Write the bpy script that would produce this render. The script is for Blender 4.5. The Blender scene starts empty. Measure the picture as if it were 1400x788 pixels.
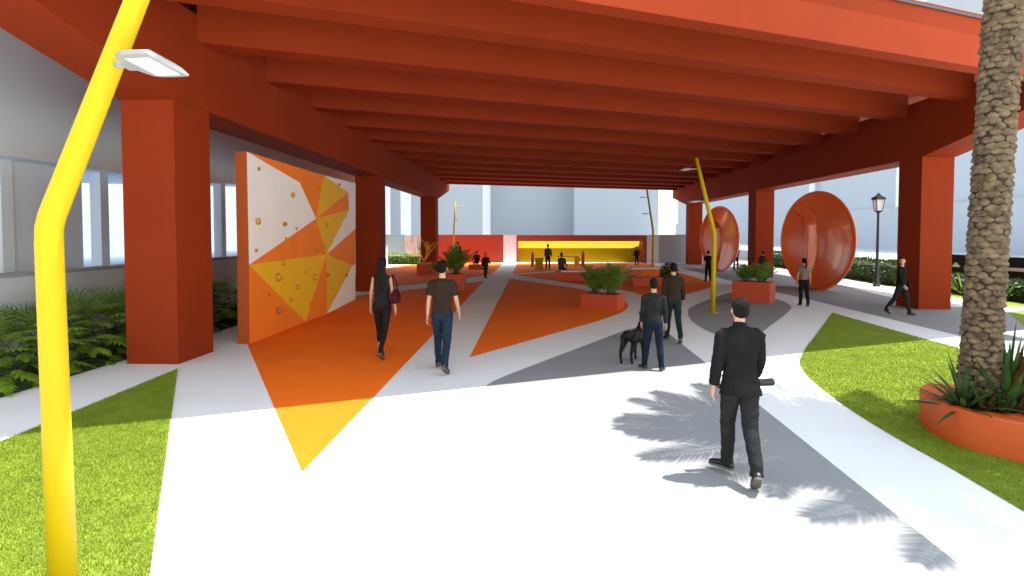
import bpy, bmesh, math, random
import numpy as np
from mathutils import Vector, Matrix, noise
from mathutils.bvhtree import BVHTree
R = math.radians
random.seed(7)
scene = bpy.context.scene
COL = scene.collection

# ------------------------------------------------------------------ survey
F, H, VPX, HY = 800.0, 2.4, 732.0, 321.0
PITCH = R(2.08)
YAW = math.atan(32 / F)
def ray(px, py):
    """viewing direction of a surveyed image point (1400 x 788 photo)"""
    xc, yc = (px - 700) / F, math.tan(PITCH) - (py - HY) / F
    v = Vector((xc, 1.0, yc))
    v = Matrix.Rotation(-PITCH, 3, 'X') @ v
    return (Matrix.Rotation(YAW, 3, 'Z') @ v)
def G(px, py, z=0.0):
    d = ray(px, py); t = (z - H) / d.z
    return Vector((d.x * t, d.y * t, z))
def AT(px, py, Y):
    d = ray(px, py); t = Y / d.y
    return Vector((d.x * t, Y, H + d.z * t))

# ------------------------------------------------------------------ object helpers
def tag(o, label=None, cat=None, group=None, kind=None):
    if label: o['label'] = label
    if cat: o['category'] = cat
    if group: o['group'] = group
    if kind: o['kind'] = kind
    return o
def link(name, me, mats=None, parent=None, loc=None):
    o = bpy.data.objects.new(name, me); COL.objects.link(o)
    if mats is not None and me is not None:
        for m in (mats if isinstance(mats, (list, tuple)) else [mats]): me.materials.append(m)
    if parent: o.parent = parent
    if loc is not None: o.location = loc
    return o
def thing(name, label, cat, loc=(0, 0, 0), rz=0.0, group=None):
    o = bpy.data.objects.new(name, None); COL.objects.link(o)
    o.empty_display_size = 0.2
    o.location = loc; o.rotation_euler = (0, 0, rz)
    return tag(o, label, cat, group)
def mesh_from(name, bm, smooth=False, bevel=0.0):
    if bevel:
        bmesh.ops.bevel(bm, geom=[e for e in bm.edges if len(e.link_faces) == 2 and e.calc_face_angle(0) > 0.5], offset=bevel, segments=2, affect='EDGES', profile=0.5, clamp_overlap=True)
    bmesh.ops.recalc_face_normals(bm, faces=bm.faces)
    me = bpy.data.meshes.new(name); bm.to_mesh(me); bm.free()
    if smooth: me.polygons.foreach_set('use_smooth', [True] * len(me.polygons))
    return me
def obj(name, bm, mats, parent=None, smooth=False, bevel=0.0, loc=None):
    return link(name, mesh_from(name, bm, smooth, bevel), mats, parent, loc)
def pyobj(name, verts, faces, mats, parent=None, smooth=False, fm=None, loc=None):
    me = bpy.data.meshes.new(name); me.from_pydata([tuple(v) for v in verts], [], faces)
    if fm is not None: me.polygons.foreach_set('material_index', fm)
    if smooth: me.polygons.foreach_set('use_smooth', [True] * len(me.polygons))
    me.update()
    return link(name, me, mats, parent, loc)
def copy_tree(o, parent=None):
    c = o.copy(); COL.objects.link(c)
    if parent: c.parent = parent
    for ch in list(o.children): copy_tree(ch, c)
    return c
def box(bm, x0, x1, y0, y1, z0, z1, M=None):
    vs = [bm.verts.new(v) for v in ((x0,y0,z0),(x1,y0,z0),(x1,y1,z0),(x0,y1,z0),(x0,y0,z1),(x1,y0,z1),(x1,y1,z1),(x0,y1,z1))]
    for f in ((3,2,1,0),(4,5,6,7),(0,1,5,4),(1,2,6,5),(2,3,7,6),(3,0,4,7)): bm.faces.new([vs[i] for i in f])
    if M is not None:
        for v in vs: v.co = M @ v.co
    return vs
def prism(bm, poly, z0, z1):
    a = [bm.verts.new((p[0], p[1], z0)) for p in poly]; b = [bm.verts.new((p[0], p[1], z1)) for p in poly]
    n = len(poly)
    bm.faces.new(a[::-1]); bm.faces.new(b)
    for i in range(n): bm.faces.new((a[i], a[(i+1) % n], b[(i+1) % n], b[i]))
def loft(bm, rings, cap=True):
    rv = [[bm.verts.new(p) for p in r] for r in rings]
    n = len(rv[0])
    for a, b in zip(rv, rv[1:]):
        for i in range(n): bm.faces.new((a[i], a[(i+1) % n], b[(i+1) % n], b[i]))
    if cap: bm.faces.new(rv[0][::-1]); bm.faces.new(rv[-1])
    return rv
def frame(d, ref=None):
    d = d.normalized(); ref = ref or (Vector((0, 1, 0)) if abs(d.y) < .9 else Vector((1, 0, 0)))
    u = d.cross(ref).normalized(); return u, u.cross(d).normalized()
def tube(bm, pts, rad, n=12, ref=None, cap=True):
    """rad: list of r or (ra, rb)"""
    pts = [Vector(p) for p in pts]; rings = []
    for i, p in enumerate(pts):
        d = (pts[min(i+1, len(pts)-1)] - pts[max(i-1, 0)])
        u, v = frame(d, ref)
        r = rad[i] if isinstance(rad, list) else rad
        ra, rb = r if isinstance(r, tuple) else (r, r)
        rings.append([p + u * (ra * math.cos(2*math.pi*k/n)) + v * (rb * math.sin(2*math.pi*k/n)) for k in range(n)])
    loft(bm, rings, cap)
def ball(bm, c, r, M=None, seg=16):
    r = r if isinstance(r, (tuple, list)) else (r, r, r)
    mat = Matrix.Translation(c) @ (M or Matrix()) @ Matrix.Diagonal((*r, 1))
    bmesh.ops.create_uvsphere(bm, u_segments=seg, v_segments=max(6, seg*2//3), radius=1, matrix=mat)
def cyl(bm, c, r, z0, z1, n=24):
    loft(bm, [[(c[0]+r*math.cos(2*math.pi*k/n), c[1]+r*math.sin(2*math.pi*k/n), z) for k in range(n)] for z in (z0, z1)])
def smooth_curve(pts, closed=False, n=8):
    """Catmull-Rom through the points"""
    P = [Vector((p[0], p[1], 0)) for p in pts]; out = []; m = len(P)
    for i in range(m if closed else m - 1):
        g = lambda k: P[k % m] if closed else P[min(max(k, 0), m - 1)]
        p0, p1, p2, p3 = g(i-1), g(i), g(i+1), g(i+2)
        for s in range(n):
            t = s / n
            out.append(0.5*((2*p1)+(-p0+p2)*t+(2*p0-5*p1+4*p2-p3)*t*t+(-p0+3*p1-3*p2+p3)*t**3))
    if not closed: out.append(P[-1])
    return out

# ------------------------------------------------------------------ materials
def mat(name, col, rough=0.6, var=0.08, scale=3.0, bump=0.0, bscale=40.0, metal=0.0, coat=0.0, spec=0.5, trans=0.0, hue=None, stretch=None):
    m = bpy.data.materials.new(name); m.use_nodes = True
    nt = m.node_tree; N = nt.nodes; L = nt.links
    b = N['Principled BSDF']
    b.inputs['Roughness'].default_value = rough; b.inputs['Metallic'].default_value = metal
    b.inputs['Coat Weight'].default_value = coat; b.inputs['Coat Roughness'].default_value = 0.06
    b.inputs['Specular IOR Level'].default_value = spec
    tc = N.new('ShaderNodeTexCoord')
    vec = tc.outputs['Object']
    if stretch:
        mp = N.new('ShaderNodeMapping'); mp.inputs['Scale'].default_value = stretch
        L.new(vec, mp.inputs['Vector']); vec = mp.outputs['Vector']
    nz = N.new('ShaderNodeTexNoise'); nz.inputs['Scale'].default_value = scale; nz.inputs['Detail'].default_value = 6
    nz.inputs['Roughness'].default_value = 0.65
    L.new(vec, nz.inputs['Vector'])
    rp = N.new('ShaderNodeValToRGB')
    c0 = [max(0, c * (1 - var)) for c in col]; c1 = [c * (1 + var) for c in col]
    if hue: c1 = hue
    rp.color_ramp.elements[0].color = (*c0, 1); rp.color_ramp.elements[1].color = (*c1, 1)
    rp.color_ramp.elements[0].position = 0.32; rp.color_ramp.elements[1].position = 0.68
    L.new(nz.outputs['Fac'], rp.inputs['Fac']); L.new(rp.outputs['Color'], b.inputs['Base Color'])
    if bump:
        n2 = N.new('ShaderNodeTexNoise'); n2.inputs['Scale'].default_value = bscale; n2.inputs['Detail'].default_value = 4
        L.new(vec, n2.inputs['Vector'])
        bp = N.new('ShaderNodeBump'); bp.inputs['Strength'].default_value = bump; bp.inputs['Distance'].default_value = 0.02
        L.new(n2.outputs['Fac'], bp.inputs['Height']); L.new(bp.outputs['Normal'], b.inputs['Normal'])
    if trans:
        tr = N.new('ShaderNodeBsdfTranslucent'); mx = N.new('ShaderNodeMixShader'); mx.inputs[0].default_value = trans
        L.new(rp.outputs['Color'], tr.inputs['Color'])
        L.new(b.outputs[0], mx.inputs[1]); L.new(tr.outputs[0], mx.inputs[2])
        L.new(mx.outputs[0], N['Material Output'].inputs['Surface'])
    return m
M = {}
M['concrete'] = mat('pale_concrete', (.78, .78, .775), .8, .05, .35, .12, 60)
M['grey'] = mat('grey_paint', (.255, .26, .268), .75, .05, .5, .12, 70)
M['orange'] = mat('orange_paint', (.92, .165, .006), .8, .05, .6, .10, 70, spec=.2)
M['line'] = mat('white_line', (.74, .74, .74), .8, .03, 1.0)
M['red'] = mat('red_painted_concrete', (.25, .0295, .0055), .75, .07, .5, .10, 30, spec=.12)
M['red_dark'] = mat('red_metal_trim', (.06, .03, .03), .5, .1)
M['clay'] = mat('white_render', (.44, .475, .53), .8, .02, .15, .05, 20)
M['bounce_cut_dark'] = mat('bounce_cut_dark', (.12, .12, .122), .9, .15, 1.0, .2, 80)  # dark ground tone, added to soak up sunlit bounce
M['clay3'] = mat('bright_render', (.82, .84, .86), .8, .02, .15)
M['clay2'] = mat('pale_render', (.78, .87, .96), .8, .02, .15, .05, 20)
M['soil'] = mat('dark_soil', (.03, .022, .015), .95, .4, 12, .8, 40)
M['lawn'] = mat('lawn_ground', (.17, .24, .014), .9, .25, 2.0, .6, 120, hue=(.24, .31, .02))
M['blade'] = mat('grass_blade', (.25, .345, .018), .8, .2, 3.0, hue=(.30, .385, .024), trans=.3)
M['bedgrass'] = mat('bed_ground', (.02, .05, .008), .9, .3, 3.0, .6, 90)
M['yellow'] = mat('yellow_paint', (.48, .335, .002), .5, .02, 1.0, spec=.2)
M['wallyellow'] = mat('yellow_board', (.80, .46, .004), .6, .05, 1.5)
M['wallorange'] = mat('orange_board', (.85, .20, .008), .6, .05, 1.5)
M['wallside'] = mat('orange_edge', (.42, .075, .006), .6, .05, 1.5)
M['wallwhite'] = mat('white_board', (.84, .84, .86), .6, .03, 1.5)
M['hold_y'] = mat('hold_yellow', (.55, .27, .02), .6, .1, 20, .3, 60)
M['hold_o'] = mat('hold_orange', (.45, .14, .02), .6, .1, 20, .3, 60)
M['lampgrey'] = mat('grey_lamp_metal', (.27, .275, .28), .45, .03, 3, metal=.2)
M['lens'] = mat('lamp_diffuser', (.80, .82, .84), .3, .01, 3)
M['black'] = mat('black_metal', (.012, .012, .013), .45, .2, 6)
M['gloss'] = mat('glossy_orange', (.95, .165, .035), .25, .03, .8, coat=.5, spec=.5)
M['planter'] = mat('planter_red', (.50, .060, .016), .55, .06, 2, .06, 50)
M['bench'] = mat('bench_orange', (.56, .085, .008), .55, .05, 1.2, .06, 50)
M['benchtop'] = mat('white_bench_top', (.78, .76, .72), .6, .04, 2)
M['bark'] = mat('palm_bark', (.075, .047, .025), .9, .55, 10, .5, 60, hue=(.21, .145, .08))
M['barkdark'] = mat('palm_bark_crevice', (.025, .016, .008), .95, .3, 20, .5, 60)
def leafmat(n, a, b, sc=4.0, tr=.3, rough=.45): return mat(n, a, rough, .3, sc, hue=b, trans=tr)
M['frond'] = leafmat('palm_frond', (.035, .075, .014), (.08, .13, .03), 4, .06)
M['fern'] = leafmat('fern_leaf', (.10, .24, .03), (.27, .46, .07), 6, .45)
M['philo'] = leafmat('lobed_leaf', (.10, .25, .015), (.34, .52, .04), 5, .45)
M['fan'] = leafmat('fan_leaf', (.12, .26, .04), (.30, .44, .09), 5, .45)
M['hedge'] = leafmat('hedge_leaf', (.018, .045, .008), (.06, .11, .02), 5)
M['hedgelime'] = leafmat('lime_hedge_leaf', (.26, .40, .06), (.42, .55, .13), 5)
M['agave'] = leafmat('sword_leaf', (.022, .065, .014), (.07, .15, .03), 6)
M['bronze'] = leafmat('bronze_leaf', (.06, .028, .012), (.17, .085, .03), 6)
M['stem'] = mat('green_stem', (.07, .09, .03), .7, .2, 10)
M['twig'] = mat('yellow_branch', (.80, .42, .01), .5, .1, 8)
M['skin'] = mat('skin', (.50, .27, .18), .55, .08, 14)
M['skin2'] = mat('tan_skin', (.36, .18, .11), .55, .08, 14)
M['hairblack'] = mat('black_hair', (.006, .005, .005), .6, .5, 30, .7, 120, stretch=(6, 6, .6), spec=.15)
M['hairbrown'] = mat('brown_hair', (.014, .009, .007), .6, .5, 30, .7, 120, stretch=(6, 6, .6), spec=.15)
def cloth(n, c, var=.22): return mat(n, c, .92, var, 7, .35, 90, spec=.08)
C_ = dict(black=(.011,.011,.012), char=(.02,.02,.021), brown=(.032,.021,.015), navy=(.010,.016,.028), jeans=(.014,.026,.045), teal=(.010,.022,.026), grey=(.06,.055,.055), rose=(.20,.135,.125), green=(.02,.035,.014), tight=(.016,.012,.012), beige=(.5,.36,.2), wine=(.06,.008,.012))
for k, v in C_.items(): M['c_' + k] = cloth('cloth_' + k, v)
M['shoe'] = mat('black_leather', (.012, .011, .010), .4, .2, 10)
M['shoebrown'] = mat('brown_leather', (.06, .035, .022), .5, .2, 10)
M['sole'] = mat('grey_sole', (.12, .11, .10), .8, .2, 20)
M['eye'] = mat('dark_eye', (.02, .012, .01), .2, .1)
M['lip'] = mat('lip', (.33, .11, .09), .5, .1)
M['dog'] = mat('black_fur', (.006, .006, .006), .6, .4, 25, .5, 140, spec=.2)
M['wallred'] = mat('red_wall_paint', (.30, .034, .012), .65, .05, .6, .06, 40)
M['wallgrey'] = mat('grey_wall_paint', (.36, .38, .41), .75, .05, .6, .06, 40)
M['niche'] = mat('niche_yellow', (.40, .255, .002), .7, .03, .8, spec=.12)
M['stonelight'] = mat('light_wall', (.66, .68, .72), .75, .04, .8)
M['fencedark'] = mat('dark_hoarding', (.012, .014, .018), .7, .3, 3, spec=.2)
M['white'] = mat('white_graphic', (.84, .88, .92), .6, .02)
# glass of the lantern
g = bpy.data.materials.new('lantern_glass'); g.use_nodes = True
g.node_tree.nodes['Principled BSDF'].inputs['Base Color'].default_value = (.85, .88, .9, 1)
g.node_tree.nodes['Principled BSDF'].inputs['Roughness'].default_value = .15
g.node_tree.nodes['Principled BSDF'].inputs['Transmission Weight'].default_value = .55
M['glass'] = g
# streaked mural
m = mat('mural_paint', (.6, .4, .4), .7, .1); nt = m.node_tree
rp = [n for n in nt.nodes if n.type == 'VALTORGB'][0]; nz = [n for n in nt.nodes if n.type == 'TEX_NOISE'][0]
mp = nt.nodes.new('ShaderNodeMapping'); mp.inputs['Scale'].default_value = (1.2, 1, .16)
tc = [n for n in nt.nodes if n.type == 'TEX_COORD'][0]
nt.links.new(tc.outputs['Object'], mp.inputs['Vector']); nt.links.new(mp.outputs['Vector'], nz.inputs['Vector'])
nz.inputs['Scale'].default_value = 1.6; nz.inputs['Detail'].default_value = 3
cr = rp.color_ramp; cr.elements[0].position = .30; cr.elements[0].color = (.18, .16, .17, 1); cr.elements[1].position = .72; cr.elements[1].color = (.55, .56, .66, 1)
for p, c in ((.40, (.55, .5, .5)), (.47, (.62, .22, .18)), (.54, (.66, .5, .5)), (.62, (.6, .28, .24))):
    e = cr.elements.new(p); e.color = (*c, 1)
M['mural'] = m

# ------------------------------------------------------------------ camera, light
cam = bpy.data.cameras.new('camera'); cam.lens = 36 * F / 1400; cam.sensor_width = 36
cam.shift_y = -((394 - HY) - F * math.tan(PITCH)) / 1400
cam.clip_start = .05; cam.clip_end = 3000
co = bpy.data.objects.new('camera', cam); COL.objects.link(co)
co.location = (0, 0, H); co.rotation_euler = (R(90) - PITCH, 0, YAW)
scene.camera = co
SUN_EL, SUN_AZ = R(70.5), R(87)          # azimuth clockwise from +Y: light comes from the right
sv = Vector((math.cos(SUN_EL)*math.sin(SUN_AZ), math.cos(SUN_EL)*math.cos(SUN_AZ), math.sin(SUN_EL)))
sl = bpy.data.lights.new('sun', 'SUN'); sl.energy = 4.1; sl.angle = R(.3); sl.color = (1, .955, .89)
so = bpy.data.objects.new('sun', sl); COL.objects.link(so); so.rotation_euler = sv.to_track_quat('Z', 'Y').to_euler()
w = bpy.data.worlds.new('World'); scene.world = w; w.use_nodes = True
bg = w.node_tree.nodes['Background']; sky = w.node_tree.nodes.new('ShaderNodeTexSky')
sky.sky_type = 'NISHITA'; sky.sun_disc = False; sky.sun_elevation = SUN_EL; sky.sun_rotation = SUN_AZ
sky.air_density = 2.8; sky.dust_density = 0.2; sky.ozone_density = 1.0
hs = w.node_tree.nodes.new('ShaderNodeHueSaturation'); hs.inputs['Saturation'].default_value = .6
w.node_tree.links.new(sky.outputs[0], hs.inputs['Color']); w.node_tree.links.new(hs.outputs[0], bg.inputs[0]); bg.inputs[1].default_value = .15
scene.view_settings.view_transform = 'Standard'; scene.view_settings.look = 'None'
scene.view_settings.exposure = 1.30; scene.view_settings.gamma = 1
scene.cycles.use_denoising = True
scene.cycles.max_bounces = 14; scene.cycles.diffuse_bounces = 12
scene.cycles.sample_clamp_indirect = 6
# ================================================================== GROUND
def sheet(name, pts, z, m, curve=False):
    bm = bmesh.new()
    vs = [bm.verts.new((p[0], p[1], 0)) for p in pts]
    f = bm.faces.new(vs); f.normal_update()
    if f.normal.z < 0: f.normal_flip()
    bmesh.ops.triangulate(bm, faces=bm.faces)
    o = obj(name, bm, m); o.location.z = z
    return tag(o, kind='structure')
bm = bmesh.new(); box(bm, -700, 700, -300, 1200, -.3, 0)
tag(obj('ground', bm, M['concrete']), kind='structure')
gp = lambda L: [G(*p) for p in L]
sheet('bounce_cut_sheet', [(-60, 53), (60, 53), (300, 120), (300, 600), (-300, 600), (-300, 120)], .004, M['bounce_cut_dark'])  # dark sheet added behind the walls to lower bounce onto the towers
sheet('bounce_cut_sheet', [(-300, -200), (-14, -200), (-14, 52.9), (-60, 52.9), (-300, 119)], .004, M['bounce_cut_dark'])  # same added dark sheet, left of the plaza
# orange paint areas
sheet('orange_pavement', gp([(413,646),(338,471),(447,429),(485,407),(487,405),(662,384.5)]), .004, M['orange'])
o2 = gp([(470,400),(536,392.3),(589,386.8),(635,381),(671,376.3),(688,360.2),(640,359),(598,359.3),(569,361.5)]) + smooth_curve(gp([(569,361.5),(545,364),(520,369),(480,380)]))[1:]
sheet('orange_pavement', o2, .004, M['orange'])
o3 = gp([(641.6,489),(697,381.2),(785,393.8)]) + smooth_curve(gp([(785,393.8),(836,404.5),(853,411.5),(858.6,418.5),(851,427),(820,438.6)]))[1:]
sheet('orange_pavement', o3, .004, M['orange'])
o4 = gp([(701,375.6),(706.7,360.2),(800,360.2),(884,360.2),(905,365),(927,373),(980,387.5)]) + smooth_curve(gp([(980,387.5),(972,393),(936,403.5),(905,409),(882,405),(850,397),(792,389.2)]))[1:]
sheet('orange_pavement', o4, .004, M['orange'])
sheet('white_line', gp([(700,376.5),(701,374.8),(759.5,370.8),(759.5,371.9)]), .008, M['line'])
# grey paint areas
g1 = smooth_curve(gp([(500,800),(535,690),(590,590),(660.6,531.5),(683.5,517.6),(742,494.7),(856,451.5)]))
g1 += gp([(880,446),(905,449),(944,480),(1049,563),(1171,661),(1240,715.6),(1331,788),(1345,800)])
sheet('grey_pavement', g1, .004, M['grey'])
g2 = smooth_curve(gp([(1015,475),(988,462),(957,447),(944.5,437),(941,427),(950,417.5),(1000,400),(1030,402.5),(1056,408),(1073,413),(1081.6,420),(1075,429),(1045,452)]), closed=True)
sheet('grey_pavement', g2, .004, M['grey'])
g3 = gp([(905,361),(934,367.4),(1001,385),(1052,397.6),(1120,413),(1298,456),(1420,485),(1420,452),(1378,427),(1346,423.5),(1276,417),(1205,404),(1140,387.5),(1060,369),(1010,360)])
sheet('grey_pavement', g3, .004, M['grey'])
# lawns
LAWN_L = gp([(243,505),(0,605)]) + [Vector((-6.25, 2.0, 0)), Vector((-1.85, 2.0, 0))] + gp([(205,788)])
sheet('lawn', LAWN_L, .006, M['lawn'])
LAWN_R = gp([(1138,428),(1261,463),(1400,499.5)]) + [Vector((10.5, 10.6, 0)), Vector((10.5, 3.4, 0)), Vector((4.4, 3.5, 0)), G(1400,700)]
LAWN_R += smooth_curve(gp([(1400,700),(1300,641),(1214,592.8),(1150,552),(1108,519),(1095,502),(1093.6,492),(1102,476)]))[1:]
sheet('lawn', LAWN_R, .006, M['lawn'])
sheet('lawn', [G(1378,427), G(1410,455), G(1440,470), Vector((24, 19.5, 0)), Vector((20, 21.5, 0))], .006, M['lawn'])
sheet('planting_bed', [(-7.85, 2), (-7.85, 30), (-10.9, 30), (-10.9, 2)], .006, M['bedgrass'])
sheet('verge', [(15.6, 20), (16.6, 30), (17.6, 50), (20, 50), (19.8, 20)], .006, M['lawn'])
sheet('verge', [(-14, 46), (-9, 46.5), (-9, 50.5), (-14, 51)], .006, M['lawn'])

def inside(poly, x, y):
    P = np.array([(p[0], p[1]) for p in poly]); n = len(P); c = np.zeros(len(x), bool); j = n - 1
    for i in range(n):
        xi, yi = P[i]; xj, yj = P[j]
        with np.errstate(divide='ignore', invalid='ignore'):
            hit = ((yi > y) != (yj > y)) & (x < (xj - xi) * (y - yi) / (yj - yi + 1e-12) + xi)
        c ^= hit; j = i
    return c
def grass(name, poly, n, hh, label, seed, view=True):
    rg = np.random.default_rng(seed)
    P = np.array([(p[0], p[1]) for p in poly]); lo, hi = P.min(0), P.max(0)
    q = rg.uniform(lo, hi, (n * 3, 2)); q = q[inside(poly, q[:, 0], q[:, 1])]
    keep = rg.random(len(q)) < np.clip(1.6 - .09 * q[:, 1], .25, 1); q = q[keep][:n]
    k = len(q); a = rg.uniform(0, 2*np.pi, k); w = rg.uniform(.0025, .0045, k) * (1 + .06 * q[:, 1]); h = hh * rg.uniform(.5, 1.25, k)
    l = rg.uniform(0, 2*np.pi, k); ln = h * rg.uniform(.1, .7, k)
    V = np.zeros((k, 3, 3)); V[:, :, :2] = q[:, None, :]; V[:, :, 2] = .004
    V[:, 0, 0] -= np.cos(a)*w; V[:, 0, 1] -= np.sin(a)*w; V[:, 1, 0] += np.cos(a)*w; V[:, 1, 1] += np.sin(a)*w
    V[:, 2, 0] += np.cos(l)*ln; V[:, 2, 1] += np.sin(l)*ln; V[:, 2, 2] += h
    me = bpy.data.meshes.new(name); me.vertices.add(3*k); me.vertices.foreach_set('co', V.ravel())
    me.loops.add(3*k); me.loops.foreach_set('vertex_index', np.arange(3*k, dtype=np.int32))
    me.polygons.add(k); me.polygons.foreach_set('loop_start', np.arange(0, 3*k, 3, dtype=np.int32)); me.polygons.foreach_set('loop_total', np.full(k, 3, np.int32))
    me.update(calc_edges=True); me.validate()
    o = link(name, me, M['blade']); return tag(o, label, 'grass', kind='stuff')
grass('grass', LAWN_L, 130000, .028, 'short bright green grass of the near left lawn', 1)
grass('grass', LAWN_R, 230000, .028, 'short bright green grass of the right lawn round the palm planter', 2)

# ================================================================== OVERPASS
SK = .46                                    # skew of the deck against the bents
def yl(y0, X): return y0 + SK * (X + 6.6)
def zs(X): return .0065 * (X + 6.6)         # cross fall
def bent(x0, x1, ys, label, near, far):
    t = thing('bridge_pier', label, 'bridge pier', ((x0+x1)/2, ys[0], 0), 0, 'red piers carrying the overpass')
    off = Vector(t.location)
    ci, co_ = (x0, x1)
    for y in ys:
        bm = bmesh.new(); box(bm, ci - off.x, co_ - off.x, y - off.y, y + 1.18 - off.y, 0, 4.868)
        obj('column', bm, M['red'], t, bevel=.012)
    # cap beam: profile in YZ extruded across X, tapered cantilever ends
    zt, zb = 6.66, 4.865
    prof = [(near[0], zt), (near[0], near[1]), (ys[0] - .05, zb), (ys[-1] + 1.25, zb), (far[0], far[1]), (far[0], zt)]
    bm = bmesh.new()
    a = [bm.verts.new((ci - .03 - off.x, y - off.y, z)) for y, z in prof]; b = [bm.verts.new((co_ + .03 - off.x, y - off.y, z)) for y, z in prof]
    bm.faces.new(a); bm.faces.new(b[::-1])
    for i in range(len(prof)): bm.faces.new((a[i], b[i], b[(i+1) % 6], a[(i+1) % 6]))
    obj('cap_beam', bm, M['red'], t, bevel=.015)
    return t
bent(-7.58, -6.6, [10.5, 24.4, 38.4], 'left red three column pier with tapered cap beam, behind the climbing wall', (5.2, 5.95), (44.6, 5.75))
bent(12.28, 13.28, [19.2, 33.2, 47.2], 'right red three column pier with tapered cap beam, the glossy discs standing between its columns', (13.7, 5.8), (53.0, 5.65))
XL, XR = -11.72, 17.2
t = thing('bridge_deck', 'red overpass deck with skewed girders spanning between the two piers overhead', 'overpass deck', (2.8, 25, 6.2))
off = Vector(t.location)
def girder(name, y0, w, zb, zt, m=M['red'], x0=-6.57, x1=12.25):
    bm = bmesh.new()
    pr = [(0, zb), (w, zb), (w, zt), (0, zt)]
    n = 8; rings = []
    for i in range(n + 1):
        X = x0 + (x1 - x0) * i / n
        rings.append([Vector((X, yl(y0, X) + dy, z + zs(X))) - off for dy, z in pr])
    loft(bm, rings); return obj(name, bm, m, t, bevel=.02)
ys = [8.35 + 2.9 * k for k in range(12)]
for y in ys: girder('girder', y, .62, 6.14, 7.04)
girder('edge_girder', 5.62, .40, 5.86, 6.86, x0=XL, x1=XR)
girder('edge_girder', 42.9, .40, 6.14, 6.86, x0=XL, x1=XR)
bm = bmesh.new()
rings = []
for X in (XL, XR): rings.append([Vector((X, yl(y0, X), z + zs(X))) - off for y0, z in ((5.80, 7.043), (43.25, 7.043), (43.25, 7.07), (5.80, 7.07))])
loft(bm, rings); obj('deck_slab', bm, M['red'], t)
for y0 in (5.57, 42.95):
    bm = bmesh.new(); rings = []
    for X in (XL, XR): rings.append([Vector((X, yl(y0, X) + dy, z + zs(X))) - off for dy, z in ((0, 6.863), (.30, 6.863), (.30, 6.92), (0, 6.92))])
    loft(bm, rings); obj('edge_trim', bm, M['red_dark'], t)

# ================================================================== BUILDINGS (white massing)
def block(bm, x0, x1, y0, y1, z0, z1): box(bm, x0, x1, y0, y1, z0, z1)
# left building with overhang on round columns
t = thing('building', 'white building on the left, its overhang carried on slim pillars above a low podium wall', 'building', (-13, 20, 0))
off = Vector(t.location)
edge = smooth_curve([(-11.75, 2), (-11.75, 8), (-11.75, 13.6), (-11.8, 17.8), (-11.8, 24), (-11.8, 34), (-11.8, 44)])
def zsof(y): return 4.15 + max(0, (y - 19)) * .07
bm = bmesh.new(); rings = []
for p in edge:
    rings.append([Vector((p.x, p.y, zsof(p.y))) - off, Vector((-16.5, p.y, zsof(p.y))) - off, Vector((-16.5, p.y, 15)) - off, Vector((p.x, p.y, 15)) - off])
loft(bm, rings); obj('upper_storeys', bm, M['clay2'], t)
bm = bmesh.new(); rings = []
for p in smooth_curve([(-10.9, 0), (-10.95, 10), (-11.1, 15), (-11.2, 22), (-11.2, 32), (-11.2, 44)]):
    rings.append([Vector((p.x, p.y, 0)) - off, Vector((-17, p.y, 0)) - off, Vector((-17, p.y, 1.5)) - off, Vector((p.x, p.y, 1.5)) - off])
loft(bm, rings); obj('podium_wall', bm, M['clay2'], t)
bm = bmesh.new(); rings = []
for p in smooth_curve([(-10.86, 0), (-10.91, 10), (-11.06, 15), (-11.16, 22), (-11.16, 32), (-11.16, 44)]):
    rings.append([Vector((p.x, p.y, 1.503)) - off, Vector((p.x - .45, p.y, 1.503)) - off, Vector((p.x - .45, p.y, 1.58)) - off, Vector((p.x, p.y, 1.58)) - off])
loft(bm, rings); obj('podium_coping', bm, M['clay'], t)
bm = bmesh.new(); box(bm, -12.9 + 13, -12.3 + 13, 2 - 20, 15.45 - 20, 1.503, 4.3); obj('recessed_wall', bm, M['clay2'], t)
bm = bmesh.new(); box(bm, -12.9 + 13, -12.3 + 13, 19.6 - 20, 21.7 - 20, 1.503, 4.45); obj('recessed_wall', bm, M['clay2'], t)
for px, yy in ((136.5, 16.2), (300.5, 22.2), (2, 13.1)):
    p = AT(px, 300, yy); bm = bmesh.new(); w_ = .155
    box(bm, p.x + 13 - w_, p.x + 13 + w_, p.y - 20 - w_, p.y - 20 + w_, 1.503, 4.7); obj('pillar', bm, M['clay2'], t, bevel=.02)
bm = bmesh.new(); box(bm, -36 + 13, -35.6 + 13, 2 - 20, 70 - 20, 0, 20); obj('rear_wall', bm, M['clay'], t)
# slabs behind
def slab(label, x0, x1, y0, y1, h, m='clay', parapet=True):
    cx, cy = (x0+x1)/2, (y0+y1)/2
    t = thing('tower_block', label, 'building', (cx, cy, 0), 0, 'plain white tower blocks behind the plaza')
    bm = bmesh.new(); box(bm, x0-cx, x1-cx, y0-cy, y1-cy, 0, h); obj('wall', bm, M[m], t)
    bm = bmesh.new(); box(bm, x0-cx-.15, x1-cx+.15, y0-cy-.15, y1-cy+.15, h+.003, h+.9); obj('parapet', bm, M['clay'], t)
    return t
S = lambda px, Y: AT(px, 321, Y).x
slab('plain white tower block seen just right of the second left pier column', S(470, 70), S(525.5, 70), 70, 73.0, 26)
slab('narrow white tower block in the gap between the second and third left pier columns', S(531, 78), S(548, 78), 78, 84.5, 28)
slab('plain white tower block ending left in the gap beside the third left pier column', S(553, 92), S(660, 92), 92, 108, 30)
slab('wide plain white tower block above the white end panel and the yellow niche', S(667.5, 112), S(785, 112), 112, 134, 36)
slab('plain white tower block standing forward above the right half of the yellow niche', S(785.3, 104), S(900, 104), 104, 130, 34)
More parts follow.
